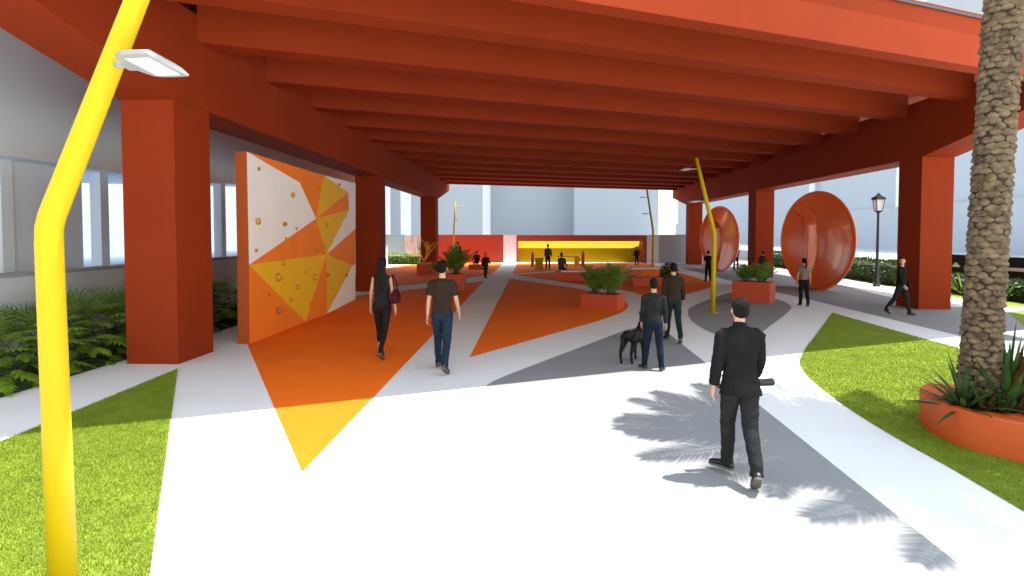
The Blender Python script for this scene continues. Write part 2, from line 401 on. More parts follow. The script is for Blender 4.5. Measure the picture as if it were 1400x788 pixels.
# right side building
t = thing('building', 'long pale building on the right beyond the hedge, with a sloping roofline', 'building', (38, 50, 0))
def yz_prism(bm, x0, x1, prof, off):
    a = [bm.verts.new((x0-off[0], y-off[1], z)) for y, z in prof]; b = [bm.verts.new((x1-off[0], y-off[1], z)) for y, z in prof]
    bm.faces.new(a); bm.faces.new(b[::-1]); n = len(prof)
    for i in range(n): bm.faces.new((a[i], b[i], b[(i+1) % n], a[(i+1) % n]))
bm = bmesh.new(); yz_prism(bm, 36, 52, [(36, .9), (150, .9), (150, 24), (53, 24), (36, 14.5)], (38, 50)); obj('wall', bm, M['clay'], t)
bm = bmesh.new(); yz_prism(bm, 35.4, 35.997, [(36, .9), (150, .9), (150, 5.1), (36, 5.1)], (38, 50)); obj('lower_storey', bm, M['clay'], t)
bm = bmesh.new(); box(bm, 35.2-38, 35.397-38, 36-50, 150-50, 12.2, 12.6); obj('ledge', bm, M['clay'], t)
bm = bmesh.new(); box(bm, 20.3-38, 52-38, 24-50, 150-50, 0, .897); obj('terrace', bm, M['clay'], t)
for y in (58, 76): 
    bm = bmesh.new(); box(bm, 35.0-38, 35.397-38, y-50, y+.5-50, 5.103, 12.197); obj('pilaster', bm, M['clay2'], t)

# ================================================================== BACK WALLS
YB = 50.0
def wall(name, label, px0, px1, y, zt, m, th=.3, cop=True):
    x0, x1 = S(px0, y), S(px1, y); cx = (x0+x1)/2
    t = thing(name, label, 'wall', (cx, y, 0))
    bm = bmesh.new(); box(bm, x0-cx, x1-cx, 0, th, 0, zt); obj('panel', bm, M[m], t)
    if cop:
        bm = bmesh.new(); box(bm, x0-cx, x1-cx, -.02, th+.02, zt+.002, zt+.06); obj('coping', bm, M[m], t)
    return t
wall('grey_wall', 'plain grey end wall far left, beside the pink mural', 505, 553.6, 52, 2.34, 'wallgrey')
wall('mural_wall', 'end wall painted with a streaky pink and white mural beside the third left column', 554, 597, 51.6, 2.34, 'mural', cop=False)
wall('red_wall', 'plain red end wall behind the planter, left of the white path', 598, 688, YB, 2.33, 'wallred')
wall('white_panel', 'white end panel closing the long white path', 688.3, 706, YB, 2.31, 'stonelight')
wall('white_panel', 'white end panel on the right of the yellow niche', 884.5, 901, YB, 2.31, 'stonelight')
wall('grey_wall', 'plain grey end wall on the right in front of the farther glossy disc', 901.3, 975, YB, 2.34, 'wallgrey')
x0, x1 = S(706.3, YB), S(884.2, YB); cx = (x0+x1)/2
t = thing('stage_niche', 'long yellow recessed stage in a red frame at the end of the plaza', 'stage niche', (cx, YB, 0))
bm = bmesh.new(); box(bm, x0-cx, x1-cx, -.02, .35, 1.84, 2.36); obj('header', bm, M['wallred'], t, bevel=.01)
bm = bmesh.new(); box(bm, x1-cx-.30, x1-cx, -.02, 1.6, 0, 1.837); obj('jamb', bm, M['wallred'], t)
bm = bmesh.new(); box(bm, x0-cx, x0-cx+.1, 0, 1.6, 0, 1.837); obj('jamb', bm, M['wallred'], t)
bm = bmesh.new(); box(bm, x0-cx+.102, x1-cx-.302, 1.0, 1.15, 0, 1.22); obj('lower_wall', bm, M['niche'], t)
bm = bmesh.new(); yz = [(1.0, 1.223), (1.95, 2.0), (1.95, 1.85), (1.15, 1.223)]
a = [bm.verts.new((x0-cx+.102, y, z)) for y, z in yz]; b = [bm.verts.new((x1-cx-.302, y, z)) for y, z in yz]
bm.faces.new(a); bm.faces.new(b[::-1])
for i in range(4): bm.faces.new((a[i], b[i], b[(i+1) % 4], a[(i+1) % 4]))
obj('sloped_panel', bm, M['niche'], t)  # slope shaped to catch the sun as the bright upper band
bm = bmesh.new(); box(bm, x0-cx, x1-cx, 1.96, 2.1, 0, 2.3); obj('rear_wall', bm, M['wallred'], t)

# ================================================================== CLIMBING WALL
cp = lambda x, y: (310 + x/2.628, 190 + y/2.628)
A0, K0, E0 = G(341.2, 470.8), G(447, 429.3), G(485.8, 409.5)
def on_wall(px, py):
    P, Q = (A0, K0) if px < 447 else (K0, E0)
    n = Vector((-(Q.y-P.y), Q.x-P.x, 0)); d = ray(px, py); o = Vector((0, 0, H))
    tt = (P - o).dot(n) / d.dot(n); return o + d * tt
cv = dict(a=(72,46), b=(80,453), c=(82,738), d=(262,157), e=(321,287), f=(348,131), g=(436,193), h=(440,255), i=(463,160), j=(463,322), k=(359,415), l=(452,455), m=(462,578), n=(360,629), o=(283,668), p=(462,450))
W_ = {k: on_wall(*cp(*v)) for k, v in cv.items()}
for k in 'conm': W_[k].z = .006
fc = [('aedb'[0]+'deb', 0)]  # placeholder replaced below
fc = [('adeb', 0), ('afed', 1), ('fge', 2), ('ghe', 1), ('ehk', 2), ('fig', 0), ('gij', 0), ('gjh', 0), ('hjk', 0), ('bek', 1), ('kjp', 1), ('kpl', 1), ('bko', 2), ('boc', 1), ('kno', 1), ('kln', 2), ('lpm', 0), ('lmn', 0)]
t = thing('climbing_wall', 'faceted climbing wall in white, orange and yellow triangles dotted with holds', 'climbing wall', A0)
bm = bmesh.new(); bv = {k: bm.verts.new(v - A0) for k, v in W_.items()}
for s, mi in fc:
    f = bm.faces.new([bv[q] for q in s]); f.material_index = mi
bm.normal_update()
bvh = BVHTree.FromBMesh(bm)
bd = [e for e in bm.edges if len(e.link_faces) == 1]
ex = bmesh.ops.extrude_edge_only(bm, edges=bd)
nv = [g for g in ex['geom'] if isinstance(g, bmesh.types.BMVert)]
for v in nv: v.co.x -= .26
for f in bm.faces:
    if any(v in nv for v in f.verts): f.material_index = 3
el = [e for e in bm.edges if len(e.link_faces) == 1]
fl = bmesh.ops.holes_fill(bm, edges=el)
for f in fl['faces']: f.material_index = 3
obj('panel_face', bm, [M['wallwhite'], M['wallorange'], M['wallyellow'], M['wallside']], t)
hl = [(112,108,.7),(233,202,1),(108,297,1.1),(205,306,.9),(248,322,.6),(210,357,.6),(103,402,.6),(330,182,.8),(372,187,.5),(402,165,.7),(360,310,1.1),(345,385,1.1),(321,400,.8),(180,497,1.3),(314,498,1.3),(360,490,1),(250,532,1.1),(228,578,1),(183,617,1.4),(283,478,.8),(378,537,.7),(428,490,.8),(200,447,.9),(395,430,.7),(150,560,.5),(300,590,.7)]
for i, (x, y, s) in enumerate(hl):
    d = ray(*cp(x, y)); hit = bvh.ray_cast(Vector((0, 0, H)) - A0, d.normalized())
    if hit[0] is None: continue
    n = hit[1]; n = n if n.x > 0 else -n
    bm = bmesh.new(); ball(bm, (0, 0, 0), (.068*s, .068*s, .056*s), seg=14)
    for v in bm.verts: v.co *= 1 + .35 * noise.noise(v.co * 14 + Vector((i*3.1, 0, 0)))
    o = obj('hold', bm, M['hold_o' if i % 3 == 0 else 'hold_y'], t, smooth=True)
    o.location = hit[0] + n * .035 * s; o.rotation_euler = n.to_track_quat('Z', 'Y').to_euler()

# ================================================================== LAMP POSTS
def lamp_head(parent, p, ang, tilt):
    e = bpy.data.objects.new('lamp_head', None)
    bm = bmesh.new()
    # housing: bevelled tapering plate
    prof = [(0.0, .045, .022), (.07, .05, .03), (.12, .12, .034), (.20, .135, .05), (.36, .135, .046), (.44, .128, .02)]
    rings = []
    for x, hw, hz in prof:
        rings.append([Vector((x, -hw, 0)), Vector((x, hw, 0)), Vector((x, hw, hz*.55)), Vector((x, hw*.6, hz*1.25)), Vector((x, -hw*.6, hz*1.25)), Vector((x, -hw, hz*.55))])
    loft(bm, rings)
    o = obj('lamp_head', bm, M['lampgrey'], parent, bevel=.004)
    o.location = p; o.rotation_euler = (tilt[0], tilt[1], ang)
    bm = bmesh.new(); box(bm, .19, .40, -.098, .098, -.008, -.002); obj('lens', bm, M['lens'], o)
    bm = bmesh.new(); tube(bm, [(-.10, 0, .015), (.03, 0, .02)], .022, 10); obj('bracket', bm, M['lampgrey'], o, smooth=True)
    return o
def lamp_post(label, base, lean, up=2.45, top=4.75, r=.078, heads=((3.39, 0), (4.40, 0)), hd=None, s=1.0):
    t = thing('lamp_post', label, 'lamp post', base, 0, 'bent yellow lamp posts')
    bm = bmesh.new()
    b = Vector((0, 0, 0)); k = Vector((lean[0]*-.03, lean[1]*-.03, up)); e = Vector((lean[0], lean[1], top))
    ku = (e - k).normalized()
    pts = [b, k*.5, k - Vector((0, 0, .12)), k - Vector((0, 0, .03)) + ku*.01, k + ku*.06, k + ku*.14, (k+e)/2, e]
    tube(bm, pts, [r*1.05, r, r*.97, r*.96, r*.95, r*.94, r*.85, r*.72], 20)
    obj('pole', bm, M['yellow'], t, smooth=True)
    bm = bmesh.new(); cyl(bm, (0, 0), r*1.9, 0, .02); obj('base_plate', bm, M['yellow'], t, bevel=.004)
    for z, a in heads:
        f = (z - k.z) / (e.z - k.z); p = k + (e - k) * f
        dv = Vector((math.cos(hd), math.sin(hd), 0))
        lamp_head(t, p + dv * (r + .06), hd, (R(0), R(4)) if a == 0 else a)
    return t
pb = AT(86, 780, 3.5)
t0 = lamp_post('nearest bent yellow lamp post, large at the left edge on the lawn', (pb.x, 3.5, 0), (.84, .15), 2.46, 4.75, .076, ((3.42, (R(-14), R(6))), (4.40, 0)), hd=R(-24))
def far_post(label, px, py, lean, s, hd, top):
    b = G(px, py)
    return lamp_post(label, b, lean, 2.43*s, top, .07*s, ((3.41*s, 0), (4.40*s, 0)), hd)
far_post('bent yellow lamp post on the grey paving island beside the red planter', 974.5, 427.5, (-.53, .1), 1.0, R(188), 4.75)
far_post('bent yellow lamp post rising from the bench near the right end of the yellow niche', 892, 369, (-.40, .1), 1.12, R(188), 5.45)
far_post('bent yellow lamp post in front of the red end wall on the left', 620.5, 364, (.12, .1), 1.02, R(12), 4.95)
b = G(669, 358.6); t = thing('orange_post', 'slim orange post with a hooked top in front of the red end wall', 'post', b)
bm = bmesh.new(); tube(bm, [(0,0,0),(0,0,2.1),(0,0,2.2)], [.09,.085,.08], 14); obj('pole', bm, M['wallorange'], t, smooth=True)
bm = bmesh.new(); tube(bm, [(0,0,2.18),(-.1,0,2.27),(-.2,0,2.2),(-.22,0,2.0)], .045, 10); obj('hook', bm, M['wallorange'], t, smooth=True)
# lantern on the right
b = G(1198.5, 392); t = thing('street_lantern', 'black old style street lantern beside the nearest right pier column', 'street lantern', b)
bm = bmesh.new(); tube(bm, [(0,0,0),(0,0,.25),(0,0,.3),(0,0,.9),(0,0,1.0),(0,0,3.35),(0,0,3.42)], [.16,.15,.10,.085,.065,.05,.08], 16); obj('post', bm, M['black'], t, smooth=True)
bm = bmesh.new()
loft(bm, [[(s*a, s*b_, z) for a, b_ in ((-1,-1),(1,-1),(1,1),(-1,1))] for s, z in ((.11,3.5),(.17,4.0))]); obj('glass', bm, M['glass'], t)
bm = bmesh.new(); loft(bm, [[(s*a, s*b_, z) for a, b_ in ((-1,-1),(1,-1),(1,1),(-1,1))] for s, z in ((.22,4.003),(.20,4.1),(.06,4.22),(.03,4.3))]); obj('roof', bm, M['black'], t)
bm = bmesh.new(); loft(bm, [[(s*a, s*b_, z) for a, b_ in ((-1,-1),(1,-1),(1,1),(-1,1))] for s, z in ((.08,3.42),(.13,3.497))])
for a, b_ in ((-1,-1),(1,-1),(1,1),(-1,1)): tube(bm, [(a*.115, b_*.115, 3.48), (a*.175, b_*.175, 4.0)], .014, 6)
obj('frame', bm, M['black'], t)

# ================================================================== GLOSSY DISCS
def disc(label, Y, X, Rr, rot):
    t = thing('disc_sculpture', label, 'sculpture', (X, Y, 0), rot, 'glossy orange disc sculptures between the right columns')
    cz = Rr * .962; NU, NR = 96, 36
    verts, faces = [], []
    def dep(u, v):      # front face: two dishes meeting in a ridge
        r2 = min(1, u*u + v*v)
        ur = -.30 - 2.0 * max(0, v - .30)**2
        s = u - ur
        base = (1 - r2)
        ridge = math.exp(-(s / .075)**2) * .72
        side = 1.0 if s > 0 else .8
        return -.95 * base**.75 * side * (1 - ridge)
    idx = {}
    def add(u, v, x):
        z = cz + v * Rr; verts.append((u * Rr, x, max(z, 0.0))); return len(verts) - 1
    # local: +x along disc, y depth (front = -y), z up
    fr = []
    for i in range(NR + 1):
        r = (i / NR) ** .8
        row = []
        for k in range(NU):
            a = 2*math.pi*k/NU; u, v = r*math.cos(a), r*math.sin(a)
            row.append(add(u * .97, v * .97, -.34 - dep(u, v)*.52 - (0 if i < NR else 0)))
        fr.append(row)
    for i in range(NR):
        for k in range(NU):
            if i == 0: faces.append((fr[0][k], fr[1][k], fr[1][(k+1) % NU]))
            else: faces.append((fr[i][k], fr[i+1][k], fr[i+1][(k+1) % NU], fr[i][(k+1) % NU]))
    nf = len(faces); pv = fr[-1]; shell_v0 = len(faces)
    for r, d in ((.985, -.365), (1.0, -.36), (1.006, -.33), (.985, -.27), (.91, -.12), (.80, .08), (.66, .27), (.48, .43), (.25, .52), (0.001, .55)):
        row = [add(r*math.cos(2*math.pi*k/NU), r*math.sin(2*math.pi*k/NU), d) for k in range(NU)]
        for k in range(NU): faces.append((pv[k], row[k], row[(k+1) % NU], pv[(k+1) % NU]))
        pv = row
    pyobj('dish', verts, faces[:nf], M['gloss'], t, smooth=True)
    pyobj('shell', verts, faces[nf:], M['gloss'], t, smooth=True)
    for ch in t.children:
        bm = bmesh.new(); bm.from_mesh(ch.data); bmesh.ops.delete(bm, geom=[v for v in bm.verts if not v.link_faces], context='VERTS')
        bmesh.ops.remove_doubles(bm, verts=bm.verts, dist=.0005)
        bmesh.ops.recalc_face_normals(bm, faces=bm.faces); bm.to_mesh(ch.data); bm.free()
        ch.data.polygons.foreach_set('use_smooth', [True]*len(ch.data.polygons))
    return t
disc('nearer glossy orange dished disc standing between the first and second right columns', 26.6, 12.75, 2.2, R(-73))
disc('farther glossy orange dished disc behind the second bent yellow lamp post', 40.2, 12.7, 2.2, R(-73))
# ================================================================== PLANTS
class Leafs:
    def __init__(s): s.v, s.f, s.m = [], [], []
    def quad(s, a, b, c, d, mi=0):
        n = len(s.v); s.v += [a, b, c, d]; s.f.append((n, n+1, n+2, n+3)); s.m.append(mi)
    def tri(s, a, b, c, mi=0):
        n = len(s.v); s.v += [a, b, c]; s.f.append((n, n+1, n+2)); s.m.append(mi)
    def build(s, name, mats, parent=None): return pyobj(name, s.v, s.f, mats, parent, fm=s.m)
def arc(base, az, el, length, droop, n):
    """points and tangents of a stalk bending down under its weight"""
    p = Vector(base); out = [p.copy()]
    for i in range(n):
        e = el - droop * ((i + .5) / n) ** 1.3
        p = p + Vector((math.cos(az)*math.cos(e), math.sin(az)*math.cos(e), math.sin(e))) * (length / n); out.append(p.copy())
    return out
def blade(L, p, d, up, length, w, bend=.3, mi=0, n=3):
    """a pointed leaf: strip folded along nothing, narrowing to the tip"""
    d = d.normalized(); s = d.cross(up);
    if s.length < 1e-4: s = Vector((1, 0, 0))
    s.normalize(); a0, b0 = p - s*w*.35, p + s*w*.35
    q = Vector(p); dd = d.copy()
    for i in range(n):
        dd = (dd - Vector((0, 0, bend / n))).normalized(); q = q + dd * (length / n)
        t = (i + 1) / n; ww = w * (.5*math.sin(math.pi*min(1, .25 + .75*t)) + .02) if i < n-1 else 0
        if i < n - 1:
            a1, b1 = q - s*ww, q + s*ww; L.quad(a0, b0, b1, a1, mi); a0, b0 = a1, b1
        else: L.tri(a0, b0, q, mi)
def pinnate(L, base, az, el, length, droop, pairs, ll, w, rnd, vee=.5, stalk=.18, stem=None, mi=0, hang=.35):
    pts = arc(base, az, el, length, droop, 14)
    if stem is not None: stem.append(pts)
    for i in range(pairs):
        t = stalk + (1 - stalk) * (i + .5) / pairs
        k = t * 14; j = min(13, int(k)); p = pts[j].lerp(pts[j+1], k - j); d = (pts[j+1] - pts[j]).normalized()
        side = d.cross(Vector((0, 0, 1)));
        if side.length < 1e-3: side = Vector((-math.sin(az), math.cos(az), 0))
        side.normalize(); up = side.cross(d).normalized()
        l = ll * (math.sin(math.pi * min(1, .18 + .8*t)) ** .6) * rnd.uniform(.85, 1.1)
        for sg in (-1, 1):
            dd = side*sg*.85 + d*(.45 + .5*t) + up*vee*rnd.uniform(.5, 1.1)
            blade(L, p, dd, up, l, w, hang * rnd.uniform(.6, 1.4), mi)
    return pts
def stems_mesh(name, stems, r0, m, parent, n=5):
    bm = bmesh.new()
    for pts in stems: tube(bm, pts[::2], [r0*(1 - .8*i/(len(pts[::2])-1)) for i in range(len(pts[::2]))], n)
    return obj(name, bm, m, parent, smooth=True)
def areca(seed, n, hgt, spread):
    """fountain of feathery fronds"""
    rnd = random.Random(seed); L = Leafs(); st = []
    for i in range(n):
        b = (rnd.uniform(-.14, .14)*spread, rnd.uniform(-.1, .1)*spread, 0)
        az = 2*math.pi*(i/n) + rnd.uniform(-.3, .3); el = R(rnd.uniform(52, 88)); l = hgt*rnd.uniform(.8, 1.2)
        pinnate(L, b, az, el, l, R(rnd.uniform(25, 75)), 18, .27*hgt, .020*hgt+.006, rnd, .45, .2, st, hang=.3)
    return L, st
def place_areca(label, loc, seed, n, hgt, spread, group, sx=1.0, name='potted_palm'):
    t = thing(name, label, 'plant', loc, random.Random(seed).uniform(0, 6), group)
    L, st = areca(seed, n, hgt, spread); L.build('fronds', M['fern'], t); stems_mesh('stalks', st, .010, M['stem'], t)
    return t
# ---- red box planters with feathery palms
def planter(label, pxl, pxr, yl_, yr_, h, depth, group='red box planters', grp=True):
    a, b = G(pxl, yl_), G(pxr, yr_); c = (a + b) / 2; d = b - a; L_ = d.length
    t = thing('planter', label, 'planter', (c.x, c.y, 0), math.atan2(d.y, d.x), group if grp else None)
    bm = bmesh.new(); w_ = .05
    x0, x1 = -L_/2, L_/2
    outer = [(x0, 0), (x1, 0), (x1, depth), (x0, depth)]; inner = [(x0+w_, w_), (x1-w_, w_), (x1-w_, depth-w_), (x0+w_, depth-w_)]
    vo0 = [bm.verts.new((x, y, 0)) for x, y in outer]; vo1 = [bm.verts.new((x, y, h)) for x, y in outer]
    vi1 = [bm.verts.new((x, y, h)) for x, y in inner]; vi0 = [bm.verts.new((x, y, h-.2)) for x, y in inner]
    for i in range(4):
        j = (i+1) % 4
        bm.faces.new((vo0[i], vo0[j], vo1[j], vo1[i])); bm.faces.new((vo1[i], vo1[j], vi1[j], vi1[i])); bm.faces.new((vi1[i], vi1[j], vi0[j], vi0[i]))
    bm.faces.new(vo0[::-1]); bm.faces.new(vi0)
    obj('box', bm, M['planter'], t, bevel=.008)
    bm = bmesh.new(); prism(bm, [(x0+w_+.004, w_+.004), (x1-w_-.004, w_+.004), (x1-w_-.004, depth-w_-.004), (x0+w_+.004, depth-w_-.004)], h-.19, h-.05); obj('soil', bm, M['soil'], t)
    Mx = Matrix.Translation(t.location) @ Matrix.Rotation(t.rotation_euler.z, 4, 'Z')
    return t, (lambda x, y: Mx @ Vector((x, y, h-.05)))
PG = 'feathery palms in the red planters'
t, at = planter('red box planter of feathery palms on the central orange triangle', 794, 843.6, 421, 424.3, .47, .75)
place_areca('feathery palm on the left in the planter on the central orange triangle', at(-.30, .38), 11, 26, 1.02, 1, PG)
place_areca('feathery palm on the right in the planter on the central orange triangle', at(.28, .36), 12, 30, 1.15, 1, PG)
t, at = planter('tall bright red box planter on the grey island beside the bent yellow post', 1000.3, 1052, 412.5, 416, .73, .8)
place_areca('feathery palm on the left of the tall planter on the grey island', at(-.28, .4), 13, 22, .80, 1, PG)
place_areca('feathery palm on the right of the tall planter on the grey island', at(.30, .42), 14, 22, .82, 1, PG)
t, at = planter('red box planter behind the man in brown short sleeves, left of the white path', 594.5, 634.8, 398, 398, .70, .8)
place_areca('taller bushy palm in the planter behind the man in brown short sleeves', at(.25, .4), 15, 30, 1.30, 1.1, PG)
place_areca('low palm at the left end of the planter left of the white path', at(-.40, .4), 16, 20, .80, 1, PG)
# ---- low benches and blocks
def bench(name, label, cat, pxl, pxr, yy, h, depth, m, top=None, topw=None, group=None):
    a, b = G(pxl, yy), G(pxr, yy); c = (a+b)/2; L_ = (b-a).length
    t = thing(name, label, cat, (c.x, c.y, 0), math.atan2(b.y-a.y, b.x-a.x), group)
    bm = bmesh.new(); box(bm, -L_/2, L_/2, 0, depth, 0, h); obj('base', bm, M[m], t, bevel=.012)
    if top:
        u0, u1 = topw; bm = bmesh.new(); box(bm, -L_/2 + L_*u0, -L_/2 + L_*u1, -.02, depth+.02, h+.002, h+.07); obj('seat', bm, M[top], t, bevel=.01)
    return t
BG = 'low red benches on the orange paving'
bench('bench', 'long low red bench with a pale seat, behind the central palm planter', 'bench', 759.5, 846, 384.2, .45, .8, 'planter', 'benchtop', (.10, .62), BG)
bench('bench', 'stepped red bench block under the tabletop near the right end of the niche', 'bench', 866, 907, 391.5, .40, 1.0, 'planter', group=BG)
bench('bench', 'low dark red bench left of the white path, dark seated figure on it', 'bench', 640.5, 662, 368.8, .34, .7, 'planter', group=BG)
bench('planting_box', 'low red box with an orange top holding the bare yellow branches', 'planter', 569.8, 592, 376, .62, 1.2, 'planter', 'wallorange', (0, 1))
# tabletop on a tapering yellow pedestal behind the stepped bench
p = G(886, 384); t = thing('table', 'pale topped table on an orange pedestal behind the stepped red bench', 'table', p)
bm = bmesh.new(); loft(bm, [[(s*a, s*b_*.6, z) for a, b_ in ((-1,-1),(1,-1),(1,1),(-1,1))] for s, z in ((.42,0),(.5,.2),(.52,.62))]); obj('pedestal', bm, M['wallorange'], t)
bm = bmesh.new(); box(bm, -.98, 1.05, -.6, .6, .623, .70); obj('tabletop', bm, M['benchtop'], t, bevel=.015)
# yellow pedestal stool and table in front of the niche
p = G(737, 368.5); t = thing('pedestal', 'square yellow pedestal on a wider base plate in front of the niche', 'pedestal', p)
bm = bmesh.new(); box(bm, -.42, .42, -.3, .42, 0, .06); obj('base', bm, M['yellow'], t, bevel=.01)
bm = bmesh.new(); box(bm, -.27, .27, -.2, .34, .062, .74); obj('shaft', bm, M['yellow'], t, bevel=.01)
bm = bmesh.new(); box(bm, -.31, .31, -.24, .38, .742, .80); obj('cap', bm, M['yellow'], t, bevel=.01)
p = G(777, 363.5); t = thing('counter', 'yellow counter with a thin top and a rounded block leg in front of the niche', 'counter', p)
bm = bmesh.new(); tube(bm, [(-.85,0,.72),(.5,0,.72),(.72,0,.70),(.84,0,.60),(.86,0,.40)], [(.045,.22)]*5, 12, Vector((0,1,0))); obj('top', bm, M['yellow'], t, smooth=True)
bm = bmesh.new(); box(bm, .46, .84, -.2, .2, 0, .66); obj('leg', bm, M['wallyellow'], t, bevel=.06)
def totem(label, px, py, h):
    p = G(px, py); t = thing('bollard', label, 'bollard', p, 0, 'brown bollards in front of the niche')
    bm = bmesh.new(); tube(bm, [(0,0,0),(0,0,.05),(0,0,.06),(0,0,h-.2),(0,0,h-.14)], [.22,.22,.125,.115,.09], 16); obj('shaft', bm, M['planter'], t)
    bm = bmesh.new(); ball(bm, (0,0,h-.07), .10); obj('knob', bm, M['planter'], t, smooth=True)
totem('brown bollard left of the yellow pedestal', 728, 364.5, 1.05)
totem('brown bollard right of the yellow counter', 797, 363.5, 1.1)
# bare yellow branches
b = G(580, 372); b.z = .69
t = thing('branch_sculpture', 'bare yellow branching sculpture standing on the low red box', 'sculpture', b)
bm = bmesh.new(); rnd = random.Random(5)
def limb(p, d, l, r, dep):
    pts = [p]; q = p.copy(); dd = d.copy()
    for i in range(4):
        dd = (dd + Vector((rnd.uniform(-.25, .25), rnd.uniform(-.25, .25), .06))).normalized(); q = q + dd*l/4; pts.append(q.copy())
    tube(bm, pts, [r*(1-.14*i) for i in range(5)], 7)
    if dep:
        for k in range(3 if dep > 1 else 2): limb(pts[rnd.choice((2,3,4))], (dd + Vector((rnd.uniform(-1.1,1.1), rnd.uniform(-.5,.5), rnd.uniform(-.1,.6)))).normalized(), l*.62, r*.6, dep-1)
for dx in (-.8, .15, .75): limb(Vector((0,0,0)), Vector((dx, .1, 1)).normalized(), .95, .05, 2)
obj('branches', bm, M['twig'], t, smooth=True)
# round shrub in a low spot by the bench
def leaf_clump(L, c, r, n, rnd, ll, w, mi=0):
    for i in range(n):
        d = Vector((rnd.gauss(0,1), rnd.gauss(0,1), rnd.gauss(0,1))); d.normalize()
        p = Vector(c) + Vector((d.x*r[0], d.y*r[1], d.z*r[2])) * (rnd.random()**.45)
        dd = d + Vector((rnd.uniform(-.7,.7), rnd.uniform(-.7,.7), rnd.uniform(-.2,.9)))
        blade(L, p, dd, Vector((rnd.uniform(-1,1), rnd.uniform(-1,1), 1)), ll*rnd.uniform(.7,1.3), w, .3, mi, 2)
p = G(914, 391); t = thing('shrub', 'round dark green shrub beside the stepped red bench', 'shrub', p)
rnd = random.Random(21); L = Leafs(); leaf_clump(L, (0,0,.55), (.42,.42,.52), 900, rnd, .13, .05); L.build('leaves', M['agave'], t)
bm = bmesh.new(); tube(bm, [(0,0,0),(.02,0,.3),(0,.02,.6)], [.04,.03,.015], 7); obj('stem', bm, M['stem'], t)
# ---- left planting bed: lobed leaved shrubs in front, fan leaved ones behind
def lobed_leaf(L, p, d, up, s, rnd):
    d = d.normalized(); side = d.cross(up).normalized(); nrm = side.cross(d).normalized()
    n = 6; mid = [p + d*s*(i/n) - Vector((0,0,1))*s*.35*(i/n)**2 for i in range(n+1)]
    for i in range(1, n+1):
        t = i/n; l = s*(.62 - .38*abs(t-.45)/.55)*rnd.uniform(.85,1.1)
        for sg in (-1, 1):
            dd = side*sg*(1.05 - .75*t) + d*(.25 + .8*t) - nrm*.1
            blade(L, mid[i-1].lerp(mid[i], .5), dd, nrm, l, s*.17, .35, 0, 2)
    for i in range(n):
        w0, w1 = s*.11*(1-i/n)+.012, s*.11*(1-(i+1)/n)+.008
        L.quad(mid[i]-side*w0, mid[i]+side*w0, mid[i+1]+side*w1, mid[i+1]-side*w1)
def philodendron(seed, hgt):
    rnd = random.Random(seed); L = Leafs(); st = []
    for i in range(30):
        az = 2*math.pi*i*.382 + rnd.uniform(-.2,.2); k = i/30; el = R(82 - 62*k + rnd.uniform(-8,8)); l = hgt*rnd.uniform(.60,.95)*(1-.2*k)
        pts = arc((rnd.uniform(-.06,.06), rnd.uniform(-.06,.06), 0), az, el, l, R(35), 8); st.append(pts)
        d = (pts[-1]-pts[-2]).normalized(); d = (d + Vector((math.cos(az), math.sin(az), -.25))*.8).normalized()
        lobed_leaf(L, pts[-1], d, Vector((0,0,1)) if abs(d.z) < .95 else Vector((1,0,0)), hgt*rnd.uniform(.30,.42), rnd)
    return L, st
def fan_palm(seed, hgt):
    rnd = random.Random(seed); L = Leafs(); st = []
    for i in range(17):
        az = 2*math.pi*i*.382; el = R(rnd.uniform(45,86)); l = hgt*rnd.uniform(.55,.85)
        pts = arc((0,0,0), az, el, l, R(20), 8); st.append(pts); d = (pts[-1]-pts[-2]).normalized()
        side = d.cross(Vector((0,0,1))).normalized(); up = side.cross(d)
        for k in range(15):
            a = R(-105 + 210*k/14); dd = d*math.cos(a) + side*math.sin(a) + up*.15
            blade(L, pts[-1], dd, up, hgt*.36*rnd.uniform(.85,1.1), .03, .45, 0, 3)
    return L, st
PH = []; FA = []
def bed_plant(kind, x, y, s, label):
    cache = PH if kind == 'p' else FA
    if len(cache) < 3:
        t = thing('lobed_shrub' if kind == 'p' else 'fan_palm', label, 'shrub', (0,0,0), 0, 'lobed leaved shrubs in the left bed' if kind == 'p' else 'spiky fan palms in the left bed')
        L, st = philodendron(31+len(cache), 1.0) if kind == 'p' else fan_palm(41+len(cache), 1.1)
        L.build('leaves', M['philo' if kind == 'p' else 'fan'], t); stems_mesh('stalks', st, .012, M['stem'], t)
        cache.append(t)
    else:
        t = copy_tree(cache[int(y*7) % 3]); t['label'] = label
    t.location = (x, y, .004); t.scale = (s, s, s); t.rotation_euler.z = (y*2.39) % 6.28
rnd = random.Random(3)
front = [8.8, 9.6, 10.35, 11.1, 11.9, 12.7, 13.6, 14.5, 15.4, 16.3, 17.3, 18.4]
back = [9.9, 10.9, 11.9, 13.0, 14.1, 15.2, 16.4, 17.6]
ORD = ['nearest', 'second', 'third', 'fourth', 'fifth', 'sixth']
def segment(px): return 'left of the nearest yellow post' if px < 62 else 'between yellow post and red column' if px < 165 else 'behind the red column' if px < 270 else 'between red column and climbing wall'
for kind, xs, ysl, lo_, hi_, what in (('p', -8.62, front, .98, 1.16, 'front row lobed shrub'), ('f', -9.75, back, .98, 1.2, 'back row fan palm')):
    count = {}
    for y in ysl:
        x = xs + rnd.uniform(-.14, .14); sg_ = segment(732 + x/y*800); k = count.get(sg_, 0); count[sg_] = k + 1
        bed_plant(kind, x, y, rnd.uniform(lo_, hi_), f'{what}, {ORD[k]} of those {sg_}')
